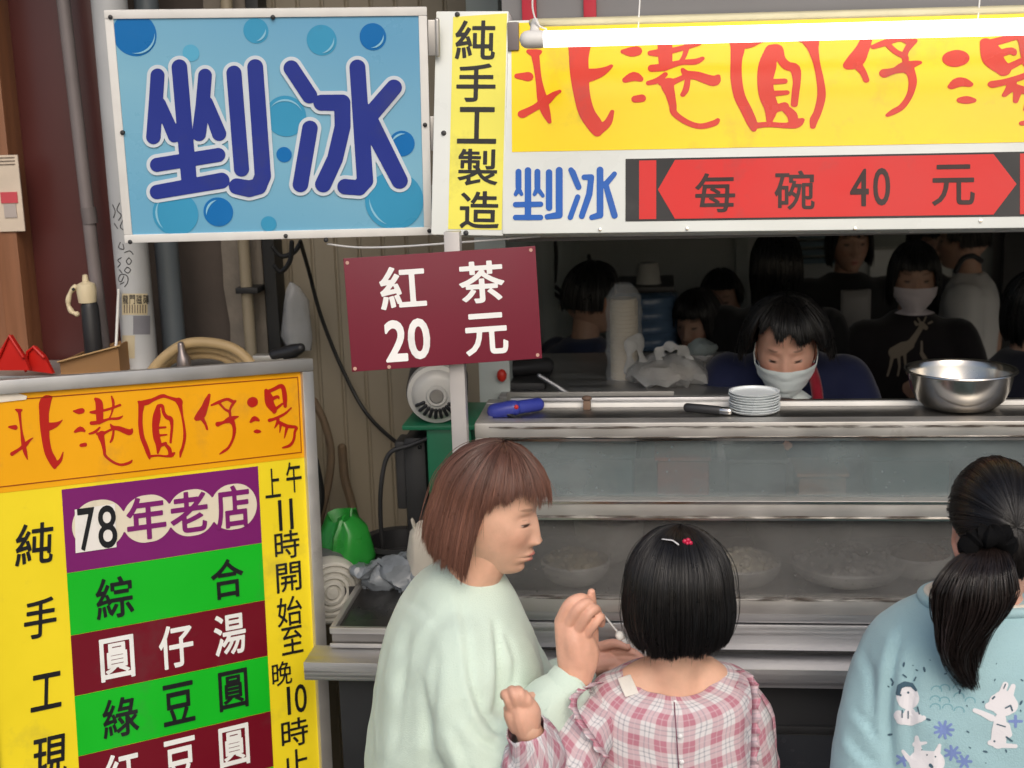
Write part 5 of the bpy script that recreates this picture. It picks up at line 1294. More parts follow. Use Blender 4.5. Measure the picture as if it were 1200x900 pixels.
def mask_mesh(M, root, mt, nx=22, nz=16):
    """pleated face mask over nose and mouth, with ear loops"""
    hv, hf, ht = head_geo(160, 128); bvh = BVHTree.FromPolygons([tuple(p) for p in hv], [tuple(q) for q in hf[:160 * 127]])
    v = []
    for i in range(nz):
        z = -.012 - .098 * i / (nz - 1)
        for k in range(nx):
            a = (-1 + 2 * k / (nx - 1)) * (1.05 if i < nz * .6 else 1.05 - .25 * (i / nz - .6) / .4)
            d = Vector((math.sin(a), math.cos(a), 0)); h, nn, _, dist = bvh.ray_cast(Vector((0, 0, z)) + d * .3, -d)
            q = h if h is not None else Vector((0, 0, z)) + d * .08
            rad = math.hypot(q.x, q.y); flat = .094 * math.cos(a) ** .3 + .012 - .04 * max(0, (-z - .085)) * 10 * .3
            rad = max(rad + .0065, min(flat, rad + .014)) + .0012 * math.sin(i / (nz - 1) * PI * 7)
            v.append((d.x * rad, d.y * rad, z - .004 * (abs(a) / 1.05) ** 2 * (1 if i < nz / 2 else -1)))
    f = [(i * nx + k, i * nx + k + 1, (i + 1) * nx + k + 1, (i + 1) * nx + k) for i in range(nz - 1) for k in range(nx - 1)]
    o = mesh_obj('mask', xf(M, v), [q[::-1] for q in f], mt, root, smooth=180)
    m = MB()
    for s in (0, nx - 1):
        for i, ez in ((1, .012), (nz - 2, -.026)):
            a = Vector(v[i * nx + s]); b = Vector((.078 * (1 if a.x > 0 else -1), -.012, ez)); m.tube([M @ a, M @ ((a + b) / 2 + Vector((.004 * (1 if a.x > 0 else -1), 0, 0))), M @ b], .0011, 6)
    part('ear_loop', m, mt, o)
    return o
IMG_X = Vector((math.cos(math.radians(6.5)), math.sin(math.radians(6.5)), 0))
# ================================================================== woman with the brown bob
wo = person('person', 'woman with brown bob in mint sweatshirt holding a white spoon', P(530, 850, 2.32))
HM = head_matrix(P(574, 598, 2.30), (1, -.16, 0), 14, .975)
hv, hf, ht = head_geo(220, 190, np.array(lin(222, 176, 150)), lips=lin(178, 104, 98), brow=(.15, .09, .06), eyes='slim')
pieces = [(xf(HM, hv), hf, ht)]
skw = np.array(lin(220, 172, 146))
mb = MB(); limb(mb, px3('578,625,2.30 560,665,2.30 545,690,2.31 537,730,2.33'), [.050, .048, .050, .06])
limb(mb, px3('535,720,2.32 530,800,2.32 520,900,2.32 520,1010,2.32'), [.07, .11, .12, .11])
limb(mb, px3('548,765,2.22 548,815,2.18 570,885,2.15 625,838,2.15 660,802,2.18 672,786,2.195'), [.05, .045, .042, .038, .029, .027])
limb(mb, px3('560,735,2.45 600,800,2.50 630,825,2.52 668,795,2.575 700,777,2.60'), [.05, .045, .04, .032, .024])
co, f, no = union(mb, .008, 4); pieces.append((co, f, skw))
# right hand closed round the spoon, its back towards the street
mb = MB()
for q, r in (('671,800,2.185 664,765,2.190 657,728,2.190', (.0215, .0185, .0118)), ('674,798,2.185 671,765,2.186 666,732,2.184', (.0225, .0195, .0118)), ('679,796,2.187 682,766,2.188 677,737,2.184', (.0225, .0195, .0114)), ('683,792,2.192 691,766,2.196 687,744,2.192', (.0185, .0175, .011))):
    limb(mb, px3(q), r)
limb(mb, px3('688,765,2.215 689,735,2.225 687,720,2.225'), [.020, .019, .014])
limb(mb, px3('678,775,2.186 673,752,2.184 671,738,2.186'), [.022, .0205, .015]); limb(mb, px3('684,775,2.19 683,755,2.19 679,744,2.19'), [.020, .019, .014])
co, f, no = union(mb, .0030, 9); mb = MB(); mb.add(co, f)
for s, r in (('657,728,2.190 667,708,2.183 682,701,2.192 694,708,2.212', (0.0110, 0.0100, 0.0091, 0.0076)), ('666,732,2.184 678,713,2.174 690,707,2.184 696,714,2.206', (0.0108, 0.0099, 0.0089, 0.0074)), ('677,737,2.182 689,720,2.172 698,714,2.182 701,722,2.204', (0.0104, 0.0095, 0.0086, 0.0073)), ('687,743,2.187 697,730,2.178 704,723,2.186 705,731,2.205', (0.0099, 0.0087, 0.0078, 0.0067)), ('690,738,2.228 693,718,2.222 693,705,2.214 693,694,2.208', (0.0126, 0.0104, 0.0091, 0.0069))):
    limb(mb, px3(s), r, 12, 6)
co, f, no = union(mb, .0018, 2); pieces.append((co, f, np.array(lin(222, 170, 146))))
# left hand lying on the ledge, palm up
mb = MB()
limb(mb, px3('690,780,2.59 705,776,2.60 728,774,2.605'), [.024, .026, .022], 14, 6, .9); limb(mb, px3('696,765,2.605 712,762,2.61 728,764,2.61'), [.018, .017, .012])
for s, r in (('722,764,2.60 740,764,2.59 752,772,2.585', (.011, .0095, .0075)), ('724,772,2.595 746,773,2.585 764,776,2.58', (.011, .0098, .008)), ('722,779,2.59 744,781,2.58 760,783,2.578', (.011, .0095, .0078)), ('718,785,2.585 738,788,2.575 752,787,2.572', (.0105, .0085, .007)), ('704,758,2.60 720,754,2.59 735,758,2.583', (.0115, .0100, .008))):
    limb(mb, px3(s), r, 12, 6)
co, f, no = union(mb, .0024, 3); pieces.append((co, f, np.array(lin(216, 162, 142))))
v, f, t_ = join(pieces); mesh_obj('body', v, f, M_SKIN, wo, smooth=180, col=t_)
# hair
def tipw(a):
    d = abs(math.degrees(a))
    if d < 28: return -.034 + .006 * math.sin(a * 17)
    if d < 56: return -.034 - (d - 28) / 28 * .024
    if d < 86: return -.058 + (d - 56) / 30 * .048
    if d < 93: return -.010 + (d - 86) / 7 * .124
    return .114 - min((d - 93) / 70, 1) * .030
SHW = dict(rx=.086, rf=.110, rb=.106, rz=.116, c=.016, len=.12, bulge=.10, tuck=-.04)
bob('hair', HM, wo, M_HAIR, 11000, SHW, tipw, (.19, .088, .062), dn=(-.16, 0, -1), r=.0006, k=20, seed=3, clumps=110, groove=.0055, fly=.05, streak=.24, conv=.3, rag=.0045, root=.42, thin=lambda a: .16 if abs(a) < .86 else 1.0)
# sweatshirt
M_MINT = fabric('mint_fleece', lin(204, 222, 208), .9, .3, 420, .04)
ring = px_rings('660:513:578:.058 670:503:586:.078 682:491:594:.105 696:479:602:.135 714:466:610:.160 740:455:621:.180 775:446:631:.190 820:440:630:.205 870:434:620:.205 930:429:611:.205 990:430:610:.20 1030:436:604:.19', 2.33, (math.cos(.3), math.sin(.3), 0))
mb = MB(); mb.add(*loft(ring))
limb(mb, px3('542,760,2.215 542,795,2.175 545,830,2.155 555,868,2.140 578,897,2.135 612,868,2.145 645,828,2.168 664,808,2.182'), [.066, .062, .060, .060, .060, .056, .048, .037], 22)
limb(mb, px3('562,735,2.46 600,790,2.50 628,820,2.52 660,802,2.565 676,792,2.58'), [.085, .075, .066, .052, .038], 18)
co, f, no = union(mb, .0075, 7)
def fw_(p):
    a = noise.noise(Vector((p.x * 9 + p.z * 2.5, p.y * 9, p.z * 3.2))); b = ridge(Vector((p.x * 14 - p.z * 9, p.y * 12, p.z * 7))); c = noise.noise(p * 22)
    low = max(0, min(1, (1.22 - p.z) / .25))
    return .55 * a + .42 * b * (.35 + .65 * low) + .15 * c
co = wrinkle(co, no, fw_, .012)
co = crease(co, no, [('538,690 546,740 553,800 566,846 582,858', .006, 4), ('579,722 584,770 583,815 578,838', .008, 4), ('556,806 574,846 598,866', .007, 4), ('545,842 566,868 590,884', .005, 4), ('480,730 471,800 462,890', .005, 6), ('512,760 505,830 500,905', .005, 6), ('528,850 545,890 560,925', .005, 5), ('592,740 604,775 600,812', .004, 4), ('470,700 492,712 520,735', .003, 5), ('620,852 634,836 640,818', .004, 3), ('604,872 622,868 640,850', .004, 3)], 2.34)
mesh_obj('sweatshirt', co, f, M_MINT, wo, smooth=180)
mb = MB(); ws = px_rings('664:514:579:.060', 2.33, (math.cos(.3), math.sin(.3), 0), 24)[0]
loop = spline([*ws, ws[0]], 3); mb.tube(loop, .0070, 10, False); part('collar', mb, M_MINT, wo)
m = MB(); c1, c2 = P(659, 812, 2.176), P(671, 797, 2.188); m.tube([c1, c1 + (c2 - c1) * .5, c2, c2 - (c2 - c1) * .1], [.0395, .041, .0395, .031], 26, False); part('cuff', m, M_MINT, wo)
lower_body(wo, P(520, 1010, 2.32), 0, (-.3, .95, 0), fabric('dark_denim', (.03, .035, .05)), fabric('grey_canvas', (.2, .2, .2)), .09, .095)

# spoon with a dumpling
a, b = P(691, 702, 2.208), P(724, 741, 2.225)
t = thing('spoon', 'white plastic spoon with a dumpling in the raised hand of the brown haired woman', 'spoon', b)
M_SPOON = mat('white_spoon', (.78, .80, .80), .3, 0, .02, 10)
m = MB(); m.tube([a, (a + b) / 2 + Vector((0, 0, .001)), b], [.0028, .003, .0034], 10, True, .6); part('handle', m, M_SPOON, t)
m = MB(); c = P(730, 747, 2.227); m.ell(c, (.016, .011, .006), 18, 10, Matrix.Rotation(.7, 3, 'Y')); part('bowl', m, M_SPOON, t)
part('dumpling', MB().ell(P(727, 746, 2.22) + Vector((0, 0, .002)), (.009, .009, .0085), 16, 10), mat('dumpling_white', (.75, .74, .70), .4, 0, .05, 20), t)
# bowl on the ledge in front of the child
q = Vector((P(768, 775, 2.625).x, 2.635, ZL))
t = thing('paper_bowl', 'white paper bowl on the ledge in front of the small child', 'bowl', q)
part('bowl', MB().lathe(bowl_prof(.052, .045), 36, Matrix.Translation(q)), M_BOWL, t)
part('soup', MB().lathe([(.045, .034), (0, .034)], 30, Matrix.Translation(q)), mat('sweet_soup', (.35, .22, .14), .2, 0, .2, 30), t)

# ================================================================== child in the plaid dress
ki = person('person', 'small child with black bob and pink plaid dress seen from behind', P(795, 850, 2.24))
HK = head_matrix(P(795, 696, 2.22), (.02, 1, 0), 8, .92, 1.5)
skk = np.array(lin(224, 178, 152))
hv, hf, ht = head_geo(110, 90, skk)
pieces = [(xf(HK, hv), hf, ht)]
mb = MB(); limb(mb, px3('795,735,2.235 792,780,2.225 790,815,2.235'), [.042, .040, .05])
mb.add(*loft(px_rings('772:752:836:.034 784:728:852:.042 798:716:862:.050 814:700:880:.058 840:696:884:.072 880:698:882:.08 960:700:880:.08 1060:700:880:.08', 2.245, IMG_X)))
limb(mb, px3('700,838,2.225 668,885,2.15 650,915,2.10 632,880,2.06 617,852,2.035'), [.036, .033, .031, .028, .022])
limb(mb, px3('862,822,2.24 874,870,2.26 880,922,2.30 866,900,2.45 850,860,2.53'), [.036, .033, .031, .026, .021])
co, f, no = union(mb, .008, 4); pieces.append((co, f, skk))
mb = MB()
limb(mb, px3('617,856,2.035 611.9,839.4,2.032 606.7,825.0,2.032'), [.0195, .020, .014], 14, 5); limb(mb, px3('622.2,850.2,2.037 622.2,834.0,2.035 618.7,823.2,2.034'), [.016, .0165, .012]); limb(mb, px3('605.8,850.2,2.037 600.7,836.7,2.034 599.0,826.8,2.034'), [.015, .015, .011])
for s, r in (('600.7,835.8,2.032 596.4,821.4,2.025 592.1,813.3,2.030 590.4,816.0,2.044', (0.0095, 0.0088, 0.0081, 0.0067)), ('606.7,830.4,2.030 603.3,816.0,2.022 599.8,808.8,2.029 598.1,811.5,2.044', (0.0095, 0.0088, 0.0081, 0.0067)), ('612.7,828.6,2.030 611.0,816.0,2.023 607.6,808.8,2.030 605.0,811.5,2.044', (0.0095, 0.0086, 0.0079, 0.0066)), ('619.6,828.6,2.032 617.9,819.6,2.027 614.4,813.3,2.034 611.9,815.1,2.044', (0.0092, 0.0081, 0.0074, 0.0063)), ('603.3,848.4,2.040 598.1,839.4,2.044 594.7,830.4,2.054', (0.0099, 0.0086, 0.0072))):
    limb(mb, px3(s), r, 12, 6)
co, f, no = union(mb, .0021, 3); pieces.append((co, f, np.array(lin(218, 168, 144))))
mb = MB(); hk = P(850, 862, 2.53)
limb(mb, [hk, hk + Vector((-.02, .04, .0)), hk + Vector((-.03, .07, -.004))], [.02, .022, .014])
for k in range(4): limb(mb, [hk + Vector((-.045 + .014 * k, .06, -.002)), hk + Vector((-.05 + .015 * k, .085, -.006)), hk + Vector((-.05 + .015 * k, .10, -.016))], [.008, .0075, .006], 10)
limb(mb, [hk + Vector((-.03, .03, .004)), hk + Vector((-.055, .045, .002)), hk + Vector((-.062, .065, -.004))], [.009, .008, .006], 10)
co, f, no = union(mb, .0024, 3); pieces.append((co, f, skk))
# bare shins under the dress
mb = MB()
for s in (-.06, .06):
    h = P(790, 1040, 2.245) + IMG_X * s; mb.tube([h, Vector((h.x, h.y + .01, .45)), Vector((h.x, h.y, .25)), Vector((h.x, h.y, .07))], [.06, .045, .042, .03], 12)
co, f, no = union(mb, .01, 3); pieces.append((co, f, skk))
v, f, t_ = join(pieces); mesh_obj('body', v, f, M_SKIN, ki, smooth=180, col=t_)
for s in (-.06, .06):
    h = P(790, 1040, 2.245) + IMG_X * s; m = MB(); m.tube([(h.x, h.y - .04, .04), (h.x, h.y + .05, .036), (h.x, h.y + .11, .03)], [.034, .034, .024], 12); part('shoe', m, fabric('pink_canvas', (.5, .2, .25)), ki)
def tipk(a):
    d = abs(math.degrees(a))
    if d < 45: return -.03
    if d < 70: return -.03 + (d - 45) / 25 * .11
    return .103 + .006 * math.cos(a * 2) - .004 * math.sin(a)
SHK = dict(rx=.0985, rf=.104, rb=.110, rz=.112, c=.016, len=.10, bulge=.07, tuck=.16)
bob('hair', HK, ki, M_HAIR, 8500, SHK, tipk, (.0075, .0068, .0070), r=.0007, k=18, seed=11, clumps=60, streak=.16, conv=.2, rag=.0026, groove=.006, fly=.02)
cl = HK @ Vector((.014, -.062, .108))
m = MB()
for k in range(5): a = 2 * PI * k / 5; m.ell(cl + Vector((.005 * math.cos(a), -.002, .005 * math.sin(a))), (.0042, .003, .0042), 10, 8)
m.ell(cl + Vector((0, -.004, 0)), (.003, .0025, .003), 10, 8); part('hair_clip', m, mat('clip_red', lin(190, 30, 70), .35, 0, .05), ki)
m = MB(); m.tube([HK @ Vector((-.030, -.058, .112)), HK @ Vector((-.012, -.066, .112)), HK @ Vector((-.002, -.070, .106))], .0022, 8, True, .5); part('hair_clip', m, mat('clip_clear', (.55, .55, .56), .15), ki)

def plaid(name):
    m = bpy.data.materials.new(name); m.use_nodes = True; n = m.node_tree; N, L = n.nodes, n.links; b = N['Principled BSDF']; b.inputs['Roughness'].default_value = .85
    b.inputs['Specular IOR Level'].default_value = .2
    uv = N.new('ShaderNodeUVMap'); uv.uv_map = 'uv'; sp = N.new('ShaderNodeSeparateXYZ'); L.new(uv.outputs[0], sp.inputs[0])
    def math_(op, a, b_=None, clamp=False):
        q = N.new('ShaderNodeMath'); q.operation = op; q.use_clamp = clamp
        for i, x in enumerate((a, b_)):
            if x is None: continue
            if isinstance(x, (int, float)): q.inputs[i].default_value = x
            else: L.new(x, q.inputs[i])
        return q.outputs[0]
    def bands(ax):
        f = math_('FRACT', math_('DIVIDE', sp.outputs[ax], .047))
        def win(c, h, s=.02):
            q = math_('ABSOLUTE', math_('SUBTRACT', f, c)); mr = N.new('ShaderNodeMapRange'); mr.inputs['From Min'].default_value = h + s; mr.inputs['From Max'].default_value = h - s; L.new(q, mr.inputs['Value']); return mr.outputs[0]
        return win(.27, .22), math_('ADD', win(.66, .022), win(.84, .022)), win(.27, .02)
    pu, lu, wu = bands('X'); pv, lv, wv = bands('Y')
    def mixc(fac, a, colr):
        q = N.new('ShaderNodeMix'); q.data_type = 'RGBA'; L.new(fac, q.inputs['Factor'])
        if isinstance(a, tuple): q.inputs['A'].default_value = (*a, 1)
        else: L.new(a, q.inputs['A'])
        q.inputs['B'].default_value = (*colr, 1); return q.outputs['Result']
    s = math_('MULTIPLY', math_('ADD', pu, pv), .42); c = mixc(s, (.70, .67, .68), lin(178, 98, 120))
    c = mixc(math_('MULTIPLY', math_('ADD', lu, lv), .42, True), c, (.20, .22, .28)); c = mixc(math_('MULTIPLY', math_('ADD', wu, wv), .30, True), c, (.70, .62, .64))
    # woven threads
    wv_ = N.new('ShaderNodeTexNoise'); wv_.inputs['Scale'].default_value = 900; L.new(uv.outputs[0], wv_.inputs['Vector']); bp = N.new('ShaderNodeBump'); bp.inputs['Strength'].default_value = .25; bp.inputs['Distance'].default_value = .002; L.new(wv_.outputs['Fac'], bp.inputs['Height']); L.new(bp.outputs[0], b.inputs['Normal'])
    L.new(c, b.inputs['Base Color']); return m
M_PLAID = plaid('pink_plaid')
def sheet(name, rows, mt, parent, thick=.0012, close=False, shift=(0, 0), amp=0, sc=20):
    """grid of points as cloth with uv in metres along the cloth"""
    A = np.array([[list(p) for p in r] for r in rows]); nr, nc, _ = A.shape
    if amp: A = A + np.array([[list(noise.noise_vector(Vector(p) * sc) * amp + noise.noise_vector(Vector(p) * sc * 2.6) * amp * .5) for p in r] for r in A])
    mid = A[nr // 2]; u = np.concatenate([[0], np.cumsum(np.linalg.norm(np.diff(mid, axis=0), axis=1))]); vv = np.zeros((nr, nc)); vv[1:] = np.cumsum(np.linalg.norm(np.diff(A, axis=0), axis=2), axis=0)
    uv = np.stack([np.broadcast_to(u, (nr, nc)) + shift[0], vv + shift[1]], -1).reshape(-1, 2)
    f = [(i * nc + j, i * nc + j + 1, (i + 1) * nc + j + 1, (i + 1) * nc + j) for i in range(nr - 1) for j in range(nc - 1)]
    o = mesh_obj(name, A.reshape(-1, 3), f, mt, parent, smooth=180, uv=uv)
    if thick: md = o.modifiers.new('thickness', 'SOLIDIFY'); md.thickness = thick; md.offset = 0
    return o
# bodice and skirt
rings = []
YK = 2.245
def kring(pyb, pys, l, r, b, n=72, pw=2.4, fr=0.0):
    """pyb: picture row of the ring at the back, pys: at the sides"""
    c = P((l + r) / 2, pys, YK); a = (P(r, pys, YK) - P(l, pys, YK)).length / 2; zb = P((l + r) / 2, pyb, YK - b).z; out = []
    for k in range(n + 1):
        q = PI / 2 + 2 * PI * k / n; cx, sx_ = math.cos(q), math.sin(q); e = 2 / pw
        p = c + IMG_X * (a * abs(cx) ** e * (1 if cx > 0 else -1)) + Vector((-IMG_X.y, IMG_X.x, 0)) * (b * abs(sx_) ** e * (1 if sx_ > 0 else -1))
        w_ = max(0, -sx_) ** 1.5; p.z = c.z * (1 - w_) + zb * w_ + (fr * w_ * math.sin(k * 1.7)); out.append(p)
    return out
rows = [kring(817, 784, 733, 843, .058, pw=2.0), kring(822, 787, 722, 855, .068, pw=2.0), kring(832, 797, 700, 882, .083, pw=2.1), kring(845, 818, 690, 889, .092), kring(870, 860, 690, 889, .097), kring(900, 895, 690, 890, .099), kring(940, 938, 690, 890, .10), kring(990, 990, 680, 900, .11), kring(1100, 1100, 650, 930, .15), kring(1230, 1230, 620, 960, .19)]
A = np.array([[list(p) for p in r] for r in rows]); A = np.stack([spline(A[:, j], 4) for j in range(A.shape[1])], 1)
sheet('dress', A, M_PLAID, ki, .002, amp=.0045, sc=16, shift=(.009, .012))
def sleeve(name, pts, radii, shift, amp=.006, n=28):
    q = spline(np.hstack([np.array([list(p) for p in pts]), np.array(radii)[:, None]]), 6)
    v, f = tube_geo([Vector(p[:3]) for p in q], [p[3] for p in q], n, False); rows_ = [[v[i * n + k % n] for k in range(n + 1)] for i in range(len(q))]
    return sheet(name, rows_, M_PLAID, ki, .0015, shift=shift, amp=amp, sc=26)
sleeve('sleeve', px3('716,822,2.24 698,838,2.22 680,860,2.175 664,888,2.135 646,915,2.095 626,905,2.07 628,880,2.055 616,854,2.036'), [.030, .050, .058, .060, .058, .054, .047, .032], (.0, .0))
sleeve('sleeve', px3('852,812,2.245 864,826,2.24 874,860,2.245 880,920,2.29 880,905,2.42 852,864,2.52'), [.030, .048, .052, .050, .044, .03], (.02, .0))
def ruffle(path, side, w=.020, waves=9, amp=.006):
    c = spline(path, 8); n = len(c); rows_ = [[], [], []]
    for i, p in enumerate(c):
        t = i / (n - 1); e = math.sin(t * waves * 2 * PI); fl = Vector(side)
        for j, s in enumerate((0, .5, 1)):
            rows_[j].append(Vector(p) + fl * (w * s) + Vector((0, -1, .2)) * (amp * s * e) + Vector((.003 * s * math.cos(t * waves * 5), 0, 0)))
    return sheet('ruffle', rows_, M_PLAID, ki, .0012, shift=(.01, .003))
ruffle(px3('708,800,2.195 688,808,2.160 676,822,2.125 682,842,2.105 697,864,2.105 714,888,2.112'), (-.6, -.7, .4), .019, 9)
ruffle(px3('862,786,2.225 876,796,2.185 881,818,2.165 881,845,2.155 880,872,2.15 879,900,2.15'), (.75, -.5, .3), .016, 9)
m = MB(); pk = [P(790 + (py - 822) * .07, py, YK - .0705 - .034 * min(1, (py - 822) / 22)) for py in (822, 828, 836, 845, 870, 900)]; m.tube(pk, .0011, 6); part('placket', m, fabric('placket_seam', lin(120, 70, 88)), ki)
m = MB()
for px, py in ((791, 823), (797, 863), (799, 893)):
    c = P(px, py, YK - .1025 if py > 830 else YK - .070); m.ell(c, (.0042, .0025, .0042), 12, 8); part('button', m, mat('white_button', (.8, .8, .8), .3, 0, .02), ki); m = MB()
part('strap', MB().poly(px3('724,796,2.204 739,791,2.214 748,812,2.187 733,817,2.176')[::-1], (0, .004, 0)), fabric('white_cotton', (.78, .76, .70)), ki)

# ================================================================== girl with the ponytail
gi = person('person', 'girl with black ponytail in a printed light blue sweatshirt seen from behind', P(1168, 850, 2.17))
HG = head_matrix(P(1170, 629, 2.15), (-.14, 1, 0), 13, .93, -2)
skg = np.array(lin(220, 170, 148))
hv, hf, ht = head_geo(120, 96, skg)
pieces = [(xf(HG, hv), hf, ht)]
mb = MB(); limb(mb, px3('1165,665,2.165 1160,700,2.165 1165,740,2.17'), [.052, .05, .07])
mb.add(*loft(px_rings('706:1085:1250:.05 725:1050:1285:.07 760:1030:1310:.09 900:1030:1310:.09 1050:1040:1300:.09', 2.175, IMG_X)))
limb(mb, px3('1060,765,2.18 1040,840,2.16 1026,905,2.15 1024,885,2.35 1040,850,2.52'), [.05, .043, .04, .034, .026]); limb(mb, px3('1300,765,2.18 1322,840,2.16 1334,905,2.15 1310,880,2.35 1285,850,2.52'), [.05, .043, .04, .034, .026])
co, f, no = union(mb, .009, 4); pieces.append((co, f, skg))
for hx, sg in ((1042, 1), (1283, -1)):
    hk = P(hx, 848, 2.53); mb = MB(); limb(mb, [hk, hk + Vector((0, .04, 0)), hk + Vector((.004 * sg, .075, -.004))], [.022, .027, .018], 14, 5, .7)
    for k in range(4): limb(mb, [hk + Vector((-.022 + .0145 * k, .07, 0)), hk + Vector((-.024 + .016 * k, .10, -.003)), hk + Vector((-.024 + .016 * k, .122 - .01 * (k in (0, 3)), -.014))], [.009, .0085, .0068], 10)
    limb(mb, [hk + Vector((.02 * sg, .02, .0)), hk + Vector((.04 * sg, .045, .0)), hk + Vector((.045 * sg, .07, -.004))], [.011, .0095, .0075], 10)
    co, f, no = union(mb, .0025, 3); pieces.append((co, f, skg))
v, f, t_ = join(pieces); mesh_obj('body', v, f, M_SKIN, gi, smooth=180, col=t_)
M_BLUE = fabric('light_blue_fleece', lin(158, 192, 199), .9, .3, 420, .04)
mb = MB(); mb.add(*loft(px_rings('696:1090:1244:.066 704:1068:1264:.080 715:1046:1286:.096 732:1022:1310:.112 760:1006:1328:.126 805:1000:1334:.134 870:998:1336:.136 950:998:1336:.136 1060:1000:1334:.135', 2.18, IMG_X)))
limb(mb, px3('1060,762,2.18 1042,800,2.165 1030,850,2.15 1022,905,2.14 1020,925,2.2 1020,890,2.33 1036,856,2.48'), [.070, .067, .066, .066, .062, .054, .042], 20)
limb(mb, px3('1300,762,2.18 1322,800,2.165 1336,850,2.15 1344,905,2.14 1335,925,2.2 1315,890,2.33 1290,856,2.48'), [.085, .080, .077, .073, .066, .056, .042], 20)
co, f, no = union(mb, .008, 7)
def fg_(p):
    a = noise.noise(Vector((p.x * 9, p.y * 9, p.z * 3))); b = ridge(Vector((p.x * 12 + p.z * 8, p.y * 12, p.z * 6)))
    return .5 * a + .4 * b * max(0, min(1, (1.2 - p.z) / .2))
co = wrinkle(co, no, fg_, .009)
co = crease(co, no, [('1058,735 1046,780 1040,840 1046,910', .007, 5), ('1000,830 1018,850 1036,880', .005, 4), ('992,860 1010,884 1030,900', .005, 4), ('1075,760 1066,820 1070,890', .004, 6), ('1010,760 1024,800 1022,860', .003, 5), ('1110,850 1104,880 1108,910', .003, 5)], 2.2)
sw = mesh_obj('sweatshirt', co, f, M_BLUE, gi, smooth=180)
BV = BVHTree.FromPolygons([tuple(p) for p in co], f)
mb = MB(); ws = px_rings('699:1080:1254:.074', 2.18, IMG_X, 24)[0]; loop = spline([*ws, ws[0]], 3); mb.tube(loop, .0085, 10, False); part('collar', mb, M_BLUE, gi)
ws = px_rings('695:1085:1249:.068', 2.18, IMG_X, 24)[0]; mb = MB(); mb.tube(spline([*ws, ws[0]], 3), .0055, 8, False); part('undershirt', mb, fabric('cream_lace', (.68, .64, .55)), gi)
lower_body(gi, P(1168, 1060, 2.18), 0, IMG_X, fabric('grey_trousers', (.10, .10, .11)), fabric('white_canvas', (.5, .5, .5)), .09, .095)
# print on the back of the sweatshirt: white animals, blossoms, specks
def on_back(name, strokes, mt, lift, cell=.9, grow=0):
    V, F_ = stroke_geo(strokes, cell, grow, False); out = []
    for x, y in V:
        h, nn, _, d = BV.ray_cast(CAM, ray(x, y).normalized())
        if h is None: h = P(x, y, 2.04); nn = Vector((0, -1, 0))
        out.append(h + Vector((0, -lift, 0)))
    return mesh_obj(name, out, [q[::-1] for q in F_], mt, sw, smooth=180)
M_PRW = fabric('print_white', lin(226, 224, 228), .8, .1); M_PRD = fabric('print_slate', lin(70, 96, 112), .8, .1); M_PRP = fabric('print_periwinkle', lin(122, 142, 196), .8, .1); M_PRT = fabric('print_teal', lin(118, 168, 180), .8, .1)
# sitting round-headed animal
on_back('print_animal', S_('1063,815,13 1064,818,13; 1053,838,6 1057,843,6; 1066,836,7 1068,842,7; 1074,838,4 1078,842,4; 1054,844,4 1068,846,4 1082,841,3'), M_PRW, .0012)
on_back('print_detail', S_('1052,812,2.6 1054,804,3 1060,801,3.2 1068,802,2.5 1073,808,1.5; 1055,814,1.4; 1064,811,1.4; 1057,832,.8 1057,840,.8; 1064,833,.8 1064,841,.8; 1075,828,.8 1077,836,.8; 1046,798,.9 1044,795,.9; 1062,793,.8 1058,790,.8; 1071,797,.9 1073,793,.9'), M_PRD, .0020, .5)
# standing long-eared animal with a raised arm
on_back('print_animal', S_('1168,822,9 1176,824,15 1183,826,10; 1158,827,4 1165,826,8; 1174,812,4 1178,802,3.5; 1184,812,4 1187,804,3; 1142,832,2.5 1150,835,3 1162,841,4; 1172,843,7 1171,856,9 1170,868,9; 1160,870,3 1172,873,3 1190,874,2.4; 1178,852,6 1182,860,4'), M_PRW, .0012)
on_back('print_detail', S_('1163,818,1.1 1165,816,1.1; 1152,822,1.2; 1178,829,.9 1184,826,.9 1186,832,.9; 1168,848,.7 1178,851,.7; 1165,868,1.2; 1179,863,1.0 1186,868,.8; 1176,806,.7 1178,801,.7'), M_PRD, .0020, .5)
# the third one at the bottom edge, looking up
on_back('print_animal', S_('1076,880,5 1074,864,2.5; 1072,872,3 1085,870,1.5; 1098,882,4 1101,873,2; 1078,892,13 1094,893,13; 1058,880,2 1064,888,3 1072,894,5; 1080,905,14 1092,905,14'), M_PRW, .0012)
on_back('print_detail', S_('1086,884,1.0; 1096,886,1.0; 1090,896,2 1092,898,1.6; 1080,878,.8'), M_PRD, .0020, .5)
R2 = random.Random(4)
for (x, y, n_, s) in ((1106, 855, 9, 11), (1116, 882, 7, 9), (1058, 890, 5, 8), (1130, 892, 6, 8), (1190, 845, 4, 7)):
    fl = []
    for k in range(n_):
        a = 2 * PI * k / n_; fl.append([(x, y, 1.8), (x + s * math.cos(a), y + s * math.sin(a) * .9, 1.6)])
    on_back('print_blossom', fl, M_PRP, .0008, .7)

